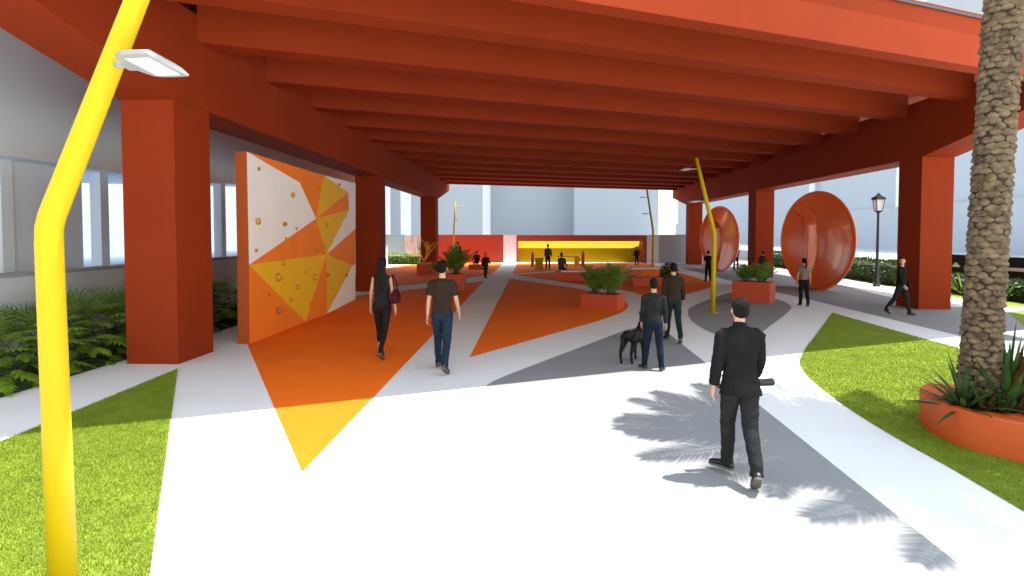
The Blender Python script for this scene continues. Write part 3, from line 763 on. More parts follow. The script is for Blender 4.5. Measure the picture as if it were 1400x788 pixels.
# ---- hedges on the right and at the far left
def hedge(label, p0, p1, w_, h, seed, m='hedge', n=2600, ll=.16, name='hedge'):
    p0, p1 = Vector((*p0, 0)), Vector((*p1, 0)); c = (p0+p1)/2; d = p1-p0; L_ = d.length
    t = thing(name, label, 'hedge', c, math.atan2(d.y, d.x)); rnd = random.Random(seed); L = Leafs()
    for i in range(n):
        x = rnd.uniform(-L_/2, L_/2); hh = h*(.86 + .16*noise.noise(Vector((x*.9, seed, 0))) + .06*rnd.random())
        s = rnd.choice(('f','f','b','t','t','i'))
        y = {'f': -w_/2, 'b': w_/2}.get(s, rnd.uniform(-w_/2, w_/2)); z = hh if s == 't' else rnd.uniform(.05, hh)
        y += .10*noise.noise(Vector((x*2, z*2, 3)))
        dd = Vector((rnd.uniform(-1,1), (y/w_*1.6)+rnd.uniform(-.6,.6), (1.2 if s == 't' else .35)+rnd.uniform(-.5,.5)))
        blade(L, Vector((x, y, z)), dd, Vector((rnd.uniform(-1,1), rnd.uniform(-1,1), .8)), ll*rnd.uniform(.7,1.3), ll*.42, .2, 0, 2)
    L.build('leaves', M[m], t)
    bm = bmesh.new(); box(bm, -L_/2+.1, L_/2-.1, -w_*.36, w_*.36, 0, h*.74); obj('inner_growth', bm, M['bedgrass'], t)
    return t
hedge('long dark green hedge on the right, running behind both orange discs', (18.9, 49), (17.2, 27.6), 1.1, 1.15, 51, n=5200)
hedge('dark green hedge in front of the black hoarding, right of the nearest right column', (17.4, 26.6), (17.6, 18.5), .8, .75, 52, n=2400)
hedge('small lime green hedge at the far left in front of the grey end wall', (-12.2, 47.4), (-9.3, 47.4), .8, .85, 53, 'hedgelime', 1300)
def yucca(label, loc, seed, n, l, w_, m, group, name='sword_plant', lo=20, bend=.5):
    t = thing(name, label, 'plant', loc, 0, group); rnd = random.Random(seed); L = Leafs()
    for i in range(n):
        az = i*2.39996 + rnd.uniform(-.2,.2); el = R(86 - (86-lo)*(i/n)**.8 + rnd.uniform(-7,7))
        d = Vector((math.cos(az)*math.cos(el), math.sin(az)*math.cos(el), math.sin(el)))
        side = Vector((-math.sin(az), math.cos(az), 0)); up = side.cross(d)*-1
        p = Vector((math.cos(az)*.03, math.sin(az)*.03, 0)); ll = l*rnd.uniform(.8,1.15)
        # channelled leaf of two halves
        q = p.copy(); dd = d.copy(); prev = None
        for k in range(6):
            tt = k/5; ww = w_*(.55+.9*tt*(1-tt)*1.8)*(1-tt**3) + .001
            row = (q - side*ww + up*ww*.45, q.copy(), q + side*ww + up*ww*.45)
            if prev: L.quad(prev[0], prev[1], row[1], row[0]); L.quad(prev[1], prev[2], row[2], row[1])
            prev = row; dd = (dd - Vector((0,0,bend/6))).normalized(); q = q + dd*ll/5
    L.build('leaves', M[m], t)
    bm = bmesh.new(); tube(bm, [(0,0,-.01),(0,0,.10)], [.05,.03], 8); obj('stem', bm, M['stem'], t)
    return t
yucca('spiky green plant at the foot of the black hoarding beside the nearest right column', (17.0, 23.9, 0), 61, 34, .95, .04, 'fan', 'spiky plants at the black hoarding')
yucca('spiky green plant at the foot of the black hoarding, right of the palm trunk', (17.0, 21.9, 0), 62, 36, .85, .042, 'fan', 'spiky plants at the black hoarding')
yucca('small spiky plant right of the white round emblem', (16.7, 18.9, 0), 63, 28, .7, .04, 'fan', 'spiky plants at the black hoarding')
# black hoarding
t = thing('hoarding', 'black hoarding with a white band and white round emblem behind the palm trunk', 'hoarding', (18.5, 22.9, 0))
bm = bmesh.new(); box(bm, 0, .12, -5.2, 4.2, 0, 1.22); obj('panel', bm, M['fencedark'], t)
bm = bmesh.new(); box(bm, .02, .14, -.75, 4.2, 1.223, 1.52); obj('upper_panel', bm, M['fencedark'], t)
bm = bmesh.new()
a = [(-5.19, 1.02), (1.3, .98), (1.45, 1.10), (-5.19, 1.20)]
v0 = [bm.verts.new((-.012, y, z)) for y, z in a]; v1 = [bm.verts.new((-.002, y, z)) for y, z in a]
bm.faces.new(v0); bm.faces.new(v1[::-1])
for i in range(4): bm.faces.new((v0[i], v1[i], v1[(i+1)%4], v0[(i+1)%4]))
obj('white_band', bm, M['white'], t)
bm = bmesh.new()
a = [(3.3, .98), (3.85, .98), (3.62, 1.18), (3.5, 1.15)]
v0 = [bm.verts.new((-.012, y, z)) for y, z in a]; v1 = [bm.verts.new((-.002, y, z)) for y, z in a]
bm.faces.new(v0); bm.faces.new(v1[::-1])
for i in range(4): bm.faces.new((v0[i], v1[i], v1[(i+1)%4], v0[(i+1)%4]))
obj('white_mark', bm, M['white'], t)
bm = bmesh.new(); n = 40; cy, cz = -.55, .55
ri = []
for x in (-.014, -.002):
    ri.append([bm.verts.new((x, cy + .46*math.cos(2*math.pi*k/n), cz + .46*math.sin(2*math.pi*k/n))) for k in range(n)])
    ri.append([bm.verts.new((x, cy - .10 + .27*math.cos(2*math.pi*k/n), cz - .10 + .27*math.sin(2*math.pi*k/n))) for k in range(n)])
for k in range(n):
    j = (k+1) % n
    bm.faces.new((ri[0][k], ri[0][j], ri[1][j], ri[1][k])); bm.faces.new((ri[2][k], ri[3][k], ri[3][j], ri[2][j]))
    bm.faces.new((ri[0][k], ri[2][k], ri[2][j], ri[0][j])); bm.faces.new((ri[1][k], ri[1][j], ri[3][j], ri[3][k]))
obj('emblem', bm, M['white'], t)

# ================================================================== PALM AND ITS BENCH PLANTER
PB = Vector((5.18, 7.02, 0))
out = smooth_curve([(5.28,7.92),(4.98,7.72),(4.82,7.35),(4.76,6.95),(4.84,6.6),(5.12,6.22),(5.6,5.75),(6.3,5.25),(7.2,4.85),(7.9,4.95),(8.0,5.5),(7.6,6.2),(6.9,6.85),(6.1,7.42),(5.65,7.8)], closed=True, n=6)
t = thing('bench_planter', 'curved orange bench planter round the palm trunk on the right lawn', 'bench planter', PB)
hole = [Vector((5.24 + .40*math.cos(2*math.pi*k/40), 7.0 + .40*math.sin(2*math.pi*k/40), 0)) for k in range(40)]
bm = bmesh.new(); hh = .43
lo = [bm.verts.new((p.x-PB.x, p.y-PB.y, 0)) for p in out]; hi = [bm.verts.new((p.x-PB.x, p.y-PB.y, hh-.015)) for p in out]
cen = Vector((5.9, 6.5, 0)); hi2 = [bm.verts.new((p.x-PB.x+(cen-p).normalized().x*.015, p.y-PB.y+(cen-p).normalized().y*.015, hh)) for p in out]
ho = [bm.verts.new((p.x-PB.x, p.y-PB.y, hh)) for p in hole]; hb = [bm.verts.new((p.x-PB.x, p.y-PB.y, hh-.25)) for p in hole]
n = len(out)
for i in range(n):
    j = (i+1) % n; bm.faces.new((lo[i], lo[j], hi[j], hi[i])); bm.faces.new((hi[i], hi[j], hi2[j], hi2[i]))
for i in range(40): bm.faces.new((ho[i], hb[i], hb[(i+1)%40], ho[(i+1)%40]))
bm.faces.new(hb)
ed = [bm.edges.get((hi2[i], hi2[(i+1)%n])) for i in range(n)] + [bm.edges.get((ho[i], ho[(i+1)%40])) for i in range(40)]
bmesh.ops.triangle_fill(bm, use_beauty=True, use_dissolve=False, edges=ed)
obj('body', bm, M['bench'], t)
bm = bmesh.new(); cyl(bm, (5.24-PB.x, 7.0-PB.y), .395, hh-.245, hh-.05, 40); obj('soil', bm, M['soil'], t)
# trunk with leaf-base scales
ZT = 6.4
def tc_(z): return Vector((.20*(z/5.2)**1.1 + .10*max(0, z-5)**1.5*2.4, .02*z/5 + .16*max(0, z-5)**1.5*.8, z))
t = thing('palm_tree', 'tall date palm with a scaly brown trunk rising from the curved orange bench planter', 'palm tree', PB)
bm = bmesh.new()
zz = [.36 + (ZT-.36)*i/24 for i in range(25)]
tube(bm, [tc_(z) for z in zz], [.175 + .03*math.exp(-(z-.36)*2) for z in zz], 24, Vector((0,1,0)))
sc_faces0 = len(bm.faces)
rnd = random.Random(77); row = 0; z = .40
nper = 9
while z < ZT - .05:
    rr = .172 + .03*math.exp(-(z-.36)*2)
    for k in range(nper):
        a = 2*math.pi*(k + .5*(row % 2) + rnd.uniform(-.16,.16))/nper + row*.05
        c = tc_(z + rnd.uniform(-.014,.014)); nrm = Vector((math.cos(a), math.sin(a), 0))
        w_ = .069*rnd.uniform(.78,1.15); h_ = .038*rnd.uniform(.8,1.15); d_ = .034*rnd.uniform(.7,1.25)
        side = Vector((-math.sin(a), math.cos(a), 0)); o_ = Vector((rnd.random()*50, 0, z))
        # lump: rounded shield with a heavier lower lip
        rings = []
        for i, (f, dp) in enumerate(((1.0, 0.0), (.86, .62), (.5, .95), (.16, 1.06))):
            ring = []
            for q in range(10):
                b_ = 2*math.pi*q/10; u, v = math.cos(b_)*f, math.sin(b_)*f
                vv = v*h_ + (.012 if v > 0 else -.006)*abs(v)
                wob = 1 + .16*noise.noise(o_ + Vector((u*1.6, v*1.6, 0)))
                dep = d_*dp*(1 + .38*(-v)) * wob
                ring.append(c + side*u*w_*wob*(1 - .22*max(0, v)) + Vector((0,0,vv*wob)) + nrm*(rr + dep - .006))
            rings.append([bm.verts.new(p) for p in ring])
        for A_, B_ in zip(rings, rings[1:]):
            for q in range(10): bm.faces.new((A_[q], A_[(q+1)%10], B_[(q+1)%10], B_[q])).material_index = 1
        bm.faces.new(rings[-1]).material_index = 1
    z += .070; row += 1
trunk = link('trunk', mesh_from('trunk', bm), [M['barkdark'], M['bark']], t)
sm = trunk.data; sm.polygons.foreach_set('use_smooth', [True]*len(sm.polygons))
# crown
ct = tc_(ZT)
variants = []
for s in range(4):
    rnd = random.Random(100+s); L = Leafs(); st = []
    pinnate(L, (0,0,0), 0, R(0), 2.45, R(48), 36, .56, .040, rnd, .30, .10, st, hang=.3)
    me = bpy.data.meshes.new('frond'); me.from_pydata([tuple(v) for v in L.v], [], L.f); me.materials.append(M['frond'])
    bm = bmesh.new(); bm.from_mesh(me); pts = st[0]; tube(bm, pts, [.032*(1-.85*i/14)+.003 for i in range(15)], 6); bm.to_mesh(me); bm.free()
    variants.append(me)
for i in range(42):
    k = i/42; az = i*2.39996; el = 80 - 66*k**.85 + rnd.uniform(-6,6)
    if math.sin(az) > .2: el = max(el, 26)
    if math.cos(az - 3.9) > .80 and el < 45: continue
    o = link('frond', variants[i % 4], None, t); o.location = ct + Vector((math.cos(az)*.1, math.sin(az)*.1, .15 - .2*k))
    o.rotation_euler = (Matrix.Rotation(az, 3, 'Z') @ Matrix.Rotation(-R(el), 3, 'Y') @ Matrix.Rotation(rnd.uniform(-.4,.4), 3, 'X')).to_euler()
bm = bmesh.new()
for i in range(70):
    az = i*2.39996; zz_ = -.35 + .6*i/70; p = ct + Vector((math.cos(az)*.15, math.sin(az)*.15, zz_))
    tube(bm, [p, p + Vector((math.cos(az)*.14, math.sin(az)*.14, .22))], [(.06,.02),(.03,.015)], 6)
obj('leaf_bases', bm, M['bark'], t)
# a second date palm further along the bench, out of frame to the right: only its shadow is seen
t2 = copy_tree(t); t2['label'] = 'second date palm farther right in the curved bench, its shadow on the lawn'
t2.location = (6.9, 5.95, 0); t2.rotation_euler.z = .1; t2.scale = (1.1, 1.1, 1.18)
for i, o in enumerate([o for o in t2.children if o.name.startswith('frond')]):
    if i % 5 in (1, 3): bpy.data.objects.remove(o)
# underplanting in the planter hole
UG = 'small plants under the palm trunk'
zb_ = hh - .06
yucca('dark green sword leaved plant on the left of the palm trunk', (4.98, 6.92, zb_), 71, 36, .70, .028, 'agave', UG, lo=8)
yucca('tall broad sword leaved plant on the right of the palm trunk', (5.42, 6.90, zb_), 72, 26, .92, .048, 'agave', UG, lo=35, bend=.1)
yucca('bronze broad leaved plant at the right end of the palm planting', (5.53, 6.93, zb_), 73, 16, .78, .10, 'bronze', UG, 'bronze_plant', lo=45, bend=.2)
yucca('spiky green plant at the back right of the palm planting', (5.52, 7.12, zb_), 74, 34, .72, .026, 'agave', UG, lo=10)
yucca('small bronze rosette at the front right of the palm planting', (5.42, 6.70, zb_), 75, 20, .34, .06, 'bronze', UG, 'bronze_plant', lo=15, bend=.3)
yucca('small tan rosette at the foot of the palm trunk, front centre', (5.14, 6.76, zb_), 76, 16, .28, .05, 'bronze', UG, 'bronze_plant', lo=20, bend=.3)
t = thing('low_shrub', 'low leafy green groundcover clump along the front of the palm planting', 'plant', (5.2, 6.86, zb_), 0, UG)
L = Leafs(); rnd = random.Random(9)
for k in range(11):
    a = R(185 + 165*k/10); c = (.04 + .27*math.cos(a), .14 + .30*math.sin(a), .09)
    leaf_clump(L, c, (.10,.09,.10), 110, rnd, .065, .035)
L.build('leaves', M['hedge'], t)
# ================================================================== PEOPLE
def remesh(bm, vox, sm=2, fold=0.0, seed=0.0, fz=(5, 5, 13)):
    bmesh.ops.recalc_face_normals(bm, faces=bm.faces)
    me = bpy.data.meshes.new('tmp'); bm.to_mesh(me); bm.free()
    o = bpy.data.objects.new('tmp', me); COL.objects.link(o)
    md = o.modifiers.new('r', 'REMESH'); md.mode = 'VOXEL'; md.voxel_size = vox; md.use_smooth_shade = True
    if sm: s = o.modifiers.new('s', 'SMOOTH'); s.factor = .5; s.iterations = sm
    dg = bpy.context.evaluated_depsgraph_get(); ev = o.evaluated_get(dg)
    out = bpy.data.meshes.new_from_object(ev)
    bpy.data.objects.remove(o); bpy.data.meshes.remove(me)
    if fold:
        nr = [v.normal.copy() for v in out.vertices]
        for v, n in zip(out.vertices, nr):
            p = Vector((v.co.x*fz[0], v.co.y*fz[1], v.co.z*fz[2] + v.co.x*4 + seed))
            v.co += n * fold * (noise.noise(p) + .5*noise.noise(p*2.1))
    out.polygons.foreach_set('use_smooth', [True]*len(out.polygons)); out.update()
    return out
def rotyz(p, a, c=.95):
    y, z = p.y, p.z - c
    return Vector((p.x, y*math.cos(a) + z*math.sin(a), c - y*math.sin(a) + z*math.cos(a)))
def ell(cx, cy, z, a, b, n=18): return [Vector((cx + a*math.cos(2*math.pi*k/n), cy + b*math.sin(2*math.pi*k/n), z)) for k in range(n)]
def hand(bm, w, d, n, t, curl, r=1.0):
    d, n, t = d.normalized(), n.normalized(), t.normalized()
    tube(bm, [w - d*.02, w + d*.015, w + d*.045, w + d*.075, w + d*.098], [(.026,.020),(.030,.019),(.039,.018),(.041,.016),(.036,.012)], 12, ref=n)
    for off, ln in ((.030,.074),(.010,.084),(-.010,.078),(-.029,.062)):
        p = w + d*.088 + t*off; pts = [p - d*.02, p]
        for j in range(3):
            a = curl[j]; dd = d*math.cos(a) + n*math.sin(a); p = p + dd*ln*(.44,.32,.24)[j]; pts.append(p)
        tube(bm, pts, [.0100*r,.0100*r,.0092*r,.0085*r,.0070*r], 8)
    p = w + d*.028 + t*.026; dd = (d*.75 + t*.6 + n*.30).normalized(); p1 = p + dd*.042; d2 = (d*.9 + t*.15 + n*(.35+.4*curl[0])).normalized()
    tube(bm, [p - dd*.01, p, p1, p1 + d2*.030, p1 + d2*.052], [.013,.014,.012,.011,.008], 8)
def human(label, px, py, head_py, heading, female=False, legs=((12,8,0,0,0),(-10,14,0,0,15)), arms=((8,6,12),(-10,6,14)), top='char', sleeve=1.0, hem=.86, low='navy', slim=1.0, shoe='shoe', hair='short', hairm='hairblack', skin='skin', vox=.012, headyaw=0, lean=2, sit=False, hands=None, Y=None, loc=None, bulk=1.0, collar=False, group=None, extras=None, loose=1.0):
    P = loc if loc is not None else G(px, py)
    th = -R(heading); T = {}
    pel = Vector((0, 0, .93)); sw = .155 if female else .172; hw = .086
    U = lambda p: rotyz(p, R(lean))
    jl = {}; feet = []
    for i, sg in ((0, -1), (1, 1)):
        a, k, yaw, ab, fp = legs[i]; a, k, ab = R(a), R(k), R(ab)
        hip = Vector((sg*hw, 0, .915))
        kn = hip + Vector((sg*math.sin(ab)*.43, math.sin(a)*.43*math.cos(ab), -math.cos(a)*.43*math.cos(ab)))
        b = a - k
        an = kn + Vector((sg*math.sin(ab)*.40, math.sin(b)*.40*math.cos(ab), -math.cos(b)*.40*math.cos(ab)))
        jl[i] = (hip, kn, an, (kn*.55 + an*.45) + Vector((0, -.018, 0)))
        f = Matrix.Rotation(-R(yaw) - sg*0.12, 3, 'Z') @ Vector((0, math.cos(R(fp)), -math.sin(R(fp))))
        feet.append((an, f))
    aj = {}
    for i, sg in ((0, -1), (1, 1)):
        sw_, ab, eb = (R(x) for x in arms[i])
        sh = U(Vector((sg*sw, 0, 1.425)))
        d1 = Vector((sg*math.sin(ab), math.sin(sw_)*math.cos(ab), -math.cos(sw_)*math.cos(ab)))
        el = sh + d1*.285
        d2 = Vector((sg*math.sin(ab)*.6, math.sin(sw_+eb)*math.cos(ab), -math.cos(sw_+eb)*math.cos(ab)))
        if hands and hands[i].get('fore'): d2 = Vector(hands[i]['fore']).normalized()
        aj[i] = (sh, el, el + d2*.255, d2.normalized())
    # ----- body
    k_ = .86 if female else 1.0
    bm = bmesh.new()
    tr = [(.84,.125,.085,0),(.92,.155,.105,-.005),(1.00,.145*k_+.012*female,.098,0),(1.10,.132*k_,.092,.006),(1.22,.145*k_,.105,.006),(1.33,.160*k_,.110,.004),(1.42,.158*k_,.092,0),(1.47,.105*k_,.070,-.006),(1.50,.058,.058,-.006)]
    loft(bm, [[U(q) for q in ell(0, y, z, a*bulk, b*bulk)] for z, a, b, y in tr])
    hc = U(Vector((0, .012, 1.60))); HM = Matrix.Translation(U(Vector((0, 0, 1.52)))) @ Matrix.Rotation(R(headyaw), 4, 'Z')
    def hd(x, y, z): return HM @ Vector((x, y, z - 1.52))
    tube(bm, [U(Vector((0,-.006,1.46))), U(Vector((0,0,1.52))), hd(0,.006,1.60)], [.060*k_**.5,.054*k_**.5,.052*k_**.5], 14)
    rm = HM.to_3x3().to_4x4()
    ball(bm, hd(0,-.004,1.688), (.074,.093,.090), rm, 20)
    ball(bm, hd(0,.030,1.632), (.057,.064,.082), rm, 18)
    tube(bm, [hd(0,.088,1.685), hd(0,.108,1.655), hd(0,.114,1.645), hd(0,.092,1.636)], [.007,.011,.012,.008], 8)
    for sg in (-1, 1):
        ball(bm, hd(sg*.074,-.004,1.655), (.012,.022,.032), rm, 10); ball(bm, hd(sg*.030,.080,1.690), (.022,.012,.008), rm, 8)
    ball(bm, hd(0,.082,1.594), (.022,.014,.014), rm, 10); ball(bm, hd(0,.092,1.617), (.022,.008,.007), rm, 8)
    for i, sg in ((0,-1),(1,1)):
        sh, el, wr, d = aj[i]; q = (.84 if female else 1)
        tube(bm, [sh - Vector((sg*.05,0,-.01)), sh, sh.lerp(el,.5), el, el.lerp(wr,.35), wr], [.028*q,.043*q,.043*q,.037*q,.037*q,.026*q], 12)
        hk = (hands[i] if hands else {}) or {}
        hand(bm, wr, Vector(hk.get('d', d)), Vector(hk.get('n', (-sg, 0, 0))), Vector(hk.get('t', (0, 1, .15))), hk.get('curl', (.25, .6, .9)), 1.0 if vox < .009 else 1.15)
        hip, kn, an, cf = jl[i]
        tube(bm, [hip + Vector((0,0,.03)), hip, hip.lerp(kn,.5), kn, cf, an, an - Vector((0,0,.04))], [.070,.082,.070,.050,.049,.034,.034], 12)
        f = feet[i][1]; tube(bm, [an - f*.04 - Vector((0,0,.03)), an + f*.04 - Vector((0,0,.045)), an + f*.14 - Vector((0,0,.06))], [.030,.032,.022], 8)
    # scale so that the top of the head has the surveyed height
    zmin = 9
    for an, f in feet:
        upv = Vector((0,0,1)); s_ = f.cross(upv).normalized(); u_ = s_.cross(f).normalized()
        for t in (-.07, .20): zmin = min(zmin, (an + f*t - u_*.088).z)
    ztop = hd(0,-.004,1.785).z
    if sit: s = sit
    else: s = (AT(px, head_py, P.y).z - .004) / (ztop - zmin)
    Mw = Matrix.Diagonal((s, s, s, 1)) @ Matrix.Translation((0, 0, -zmin))
    t = thing('person', label, 'person', (P.x, P.y, P.z + .005), th, group)
    def put(name, me, m, par=None):
        me.transform(Mw); return link(name, me, m, par or t)
    body = put('body', remesh(bm, vox, 1), M[skin])
    for sg in (-1, 1):
        b2 = bmesh.new(); ball(b2, hd(sg*.030,.083,1.672), (.013,.010,.008), rm, 8); put('eye', mesh_from('eye', b2, True), M['eye'])
    b2 = bmesh.new(); ball(b2, hd(0,.094,1.612), (.021,.009,.009), rm, 8); put('lips', mesh_from('lips', b2, True), M['lip'])
    # ----- hair
    b2 = bmesh.new()
    ball(b2, hd(0,-.024,1.704), (.086,.092,.092), rm, 20); ball(b2, hd(0,-.040,1.655), (.080,.066,.072), rm, 16); ball(b2, hd(.012,.036,1.752), (.060,.052,.034), rm, 12)
    if hair == 'long':
        loft(b2, [[hd(x, y, 0) + Vector((0,0,0)) if False else HM @ Vector((x, y, z-1.52)) for x, y in [(c*a, yo + sn*b_) for c, sn in [(math.cos(2*math.pi*k/14), math.sin(2*math.pi*k/14)) for k in range(14)]]] for z, a, b_, yo in ((1.70,.080,.05,-.05),(1.62,.086,.05,-.058),(1.52,.082,.045,-.085),(1.42,.088,.036,-.108),(1.32,.082,.028,-.116),(1.24,.062,.020,-.116),(1.17,.026,.010,-.114))])
    if hair == 'pony':
        tube(b2, [hd(0,-.10,1.73), hd(0,-.145,1.725), hd(.01,-.165,1.66), hd(.02,-.150,1.54), hd(.028,-.140,1.42), hd(.03,-.135,1.36)], [.03,.028,.034,.032,.022,.006], 10)
    if hair == 'bun': ball(b2, hd(0,-.075,1.80), .042, rm, 10)
    put('hair', remesh(b2, max(.009, vox*.9), 1, .006, label.__len__(), (26, 26, 5)), M[hairm])
    # ----- top
    b2 = bmesh.new(); g = .016*loose
    cr = [(hem,.150*(1 if not female else .98),.105,0),(.93,.160,.110,-.004),(1.02,.148*k_+.01*female,.103,.0),(1.11,.138*k_,.097,.004),(1.22,.150*k_,.110,.006),(1.33,.166*k_,.114,.004),(1.41,.160*k_,.098,0),(1.455,.130*k_,.084,-.004),(1.485,.092*k_,.070,-.006),(1.505,.062,.060,-.006)]
    cr = [c for c in cr if c[0] >= hem]
    if collar: cr = [(hem, .186, .135, -.012), (hem + .05, .176, .126, -.008)] + [c for c in cr if c[0] > .90]
    loft(b2, [[U(q) for q in ell(0, y, z, (a*bulk+g), (b*bulk+g))] for z, a, b, y in cr])
    for i, sg in ((0,-1),(1,1)):
        sh, el, wr, d = aj[i]; q = (.84 if female else 1); e = .012*loose
        if sleeve > .05:
            pts = [sh - Vector((sg*.075,0,-.022)), sh - Vector((sg*.030,0,-.008)), sh + (el-sh)*.10 + Vector((sg*.004,0,0)), sh.lerp(el,.35)]; rr = [.026*q+e,.046*q+e,.053*q+e,.050*q+e]
            if sleeve >= 1: pts += [sh.lerp(el,.75), el, el.lerp(wr,.4), el.lerp(wr,.93)]; rr += [.045*q+e,.042*q+e,.040*q+e,.032*q+e]
            else: pts += [sh.lerp(el,.35+.5*sleeve)]; rr += [.052*q+e*1.5]
            tube(b2, pts, rr, 14)
        else: ball(b2, sh - Vector((sg*.045,0,0)), .050, None, 12)
    if collar: tube(b2, [U(Vector((0,-.006,1.495))), U(Vector((0,-.004,1.545)))], [.070,.066], 16)
    put('shirt', remesh(b2, vox, 2, .009 if vox < .02 else .004, P.x*3), M['c_'+top])
    # ----- trousers
    b2 = bmesh.new(); g = .010*slim
    loft(b2, [ell(0, y, z, a, b) for z, a, b, y in ((.82,.120,.090,0),(.88,.158,.112,-.008),(.95,.158*(.98 if female else 1),.112,-.006),(1.02,.145*k_+.012*female,.105,0),(1.05,.140*k_,.100,0))])
    for i, sg in ((0,-1),(1,1)):
        hip, kn, an, cf = jl[i]
        tube(b2, [hip + Vector((0,0,.03)), hip - Vector((0,0,.02)), hip.lerp(kn,.5), kn, cf, an + Vector((0,0,.05)), an - Vector((0,0,.035))], [.075+g,.086+g,.074+g,.053+g*1.6,.052+g*1.2,.038+g*1.6,.042+g*1.7], 14)
        ball(b2, hip + Vector((0,-.035,0)), (.080,.082,.090), None, 12)
    put('trousers', remesh(b2, vox, 2, .006 if vox < .02 else .003, P.y*3, (6,6,16)), M['c_'+low])
    # ----- shoes
    for i, (an, f) in enumerate(feet):
        s_ = f.cross(Vector((0,0,1))).normalized(); u_ = s_.cross(f).normalized(); k2 = .86 if female else 1
        b2 = bmesh.new(); rings = []
        for tt, w_, h_ in ((-.072,.016,.030),(-.062,.030,.062),(-.03,.036,.082),(.02,.037,.088),(.06,.040,.066),(.11,.046,.052),(.16,.043,.042),(.19,.030,.032),(.203,.012,.020)):
            rings.append([an + f*tt*k2 - u_*.072 + s_*(w_*math.cos(2*math.pi*k/12)) + u_*(h_*.5 + h_*.5*math.sin(2*math.pi*k/12)) for k in range(12)])
        loft(b2, rings); tube(b2, [an - u_*.03, an + u_*.035], [.042,.040], 12, f)
        sh = put('shoe', mesh_from('shoe', b2, True), M[shoe])
        b2 = bmesh.new(); rings = []
        for tt, w_ in ((-.076,.018),(-.06,.034),(0,.037),(.06,.041),(.11,.048),(.16,.045),(.195,.030),(.208,.012)):
            rings.append([an + f*tt*k2 + s_*x*w_ - u_*zz_ for x, zz_ in ((-1,.088),(1,.088),(1,.066),(-1,.066))])
        loft(b2, rings); put('sole', mesh_from('sole', b2), M['sole'], sh)
    tw = Matrix.Translation(t.location) @ Matrix.Rotation(th, 4, 'Z') @ Mw
    t['_'] = 0; del t['_']
    return t, tw, aj, U, s
W1, W2 = ((20,6,0,1,0),(-16,22,0,1,32)), ((-14,20,0,1,30),(18,5,0,1,0))
ST = ((2,2,0,3,0),(-2,3,0,3,0))
# 1 the man in black with the tube
tm, tw, aj, U, s = human('man all in black walking away in the sun, nearest the camera, holding a tube', 1010, 656, 408, 0,
    legs=((16,12,-34,-1,0),(-13,20,4,-2,40)), arms=((-8,11,14),(8,9,32)), top='black', low='char', hem=.83, vox=.0065, collar=True, hairm='hairblack', lean=4, loose=1.5, slim=1.4,
    hands=[dict(curl=(.35,.7,1.0)), dict(n=(-.16,-.98,-.3), t=(-.98,.16,0), curl=(1.15,2.2,3.2))])
hp = tw @ (aj[1][2] + aj[1][3]*.105 + Vector((-.010,-.034,0)))
t = thing('tube', 'black tube held level in the right hand of the man in black', 'tube', hp)
ang = R(3)
bm = bmesh.new(); ax = Vector((math.cos(ang), .16, .03)).normalized()
for pts, r in ((((-.36, .20)), .019),):
    tube(bm, [ax*-.36, ax*.20], .028, 14)
obj('shaft', bm, M['black'], t, smooth=False)
bm = bmesh.new(); tube(bm, [ax*.035, ax*.045, ax*.195, ax*.205], [.030,.038,.038,.030], 16); obj('grip', bm, M['black'], t)
bm = bmesh.new(); tube(bm, [ax*-.40, ax*-.39, ax*-.34, ax*-.33], [.024,.036,.036,.024], 16); obj('end_cap', bm, M['black'], t)
# 2 the man in the brown tee shirt
human('man in brown short sleeves and blue jeans walking away beside the big orange triangle', 605, 508, 357, 2, legs=W2[::1] if False else ((16,8,-6,1,0),(-14,18,4,1,30)), arms=((-6,9,8),(8,10,16)), top='brown', sleeve=.75, low='jeans', shoe='shoebrown', hem=.90, vox=.010, bulk=.97)
# 3 the woman with the handbag
tm, tw, aj, U, s = human('long haired woman in black vest and leggings walking away past the climbing wall', 523, 490, 353, 2, female=True, legs=((12,6,0,-1,0),(-14,20,0,-1,34)), arms=((4,11,10),(-4,10,10)), top='char', sleeve=0.0, hem=.92, low='tight', slim=.2, hair='long', hairm='hairbrown', vox=.010, loose=.6)
b = tw @ Vector((.255, -.02, .98))
t = thing('handbag', 'wine red shoulder bag hanging at the right hip of the long haired woman', 'handbag', b, -R(2))
bm = bmesh.new(); loft(bm, [[Vector((x*a, y*b_, z)) for x, y in ((-.6,-1),(.6,-1),(1,-.6),(1,.6),(.6,1),(-.6,1),(-1,.6),(-1,-.6))] for z, a, b_ in ((0,.05,.12),(.04,.075,.16),(.16,.07,.15),(.26,.03,.11))]); obj('bag', bm, M['c_wine'], t, smooth=True, bevel=.01)
bm = bmesh.new(); tube(bm, [(0,-.10,.24),(-.02,-.09,.40),(-.06,-.03,.545),(-.055,.03,.545),(-.01,.09,.40),(0,.10,.24)], (.014,.006), 8); obj('strap', bm, M['c_wine'], t, smooth=True)
# 4 and 5 the two men with the dog
human('man in a charcoal sweater and dark jeans standing with the black dog', 893, 506, 381, 6, legs=((8,6,-20,5,0),(-4,4,12,4,0)), arms=((10,6,12),(-2,9,14)), top='char', low='navy', hem=.92, vox=.011, shoe='shoe', bulk=.95)
human('man in a brown sweater walking away just right of the man with the dog', 920, 468.5, 360, 0, legs=((15,8,-4,1,0),(-12,16,4,1,26)), arms=((-4,9,10),(4,11,22)), top='brown', low='teal', hem=.93, vox=.012)
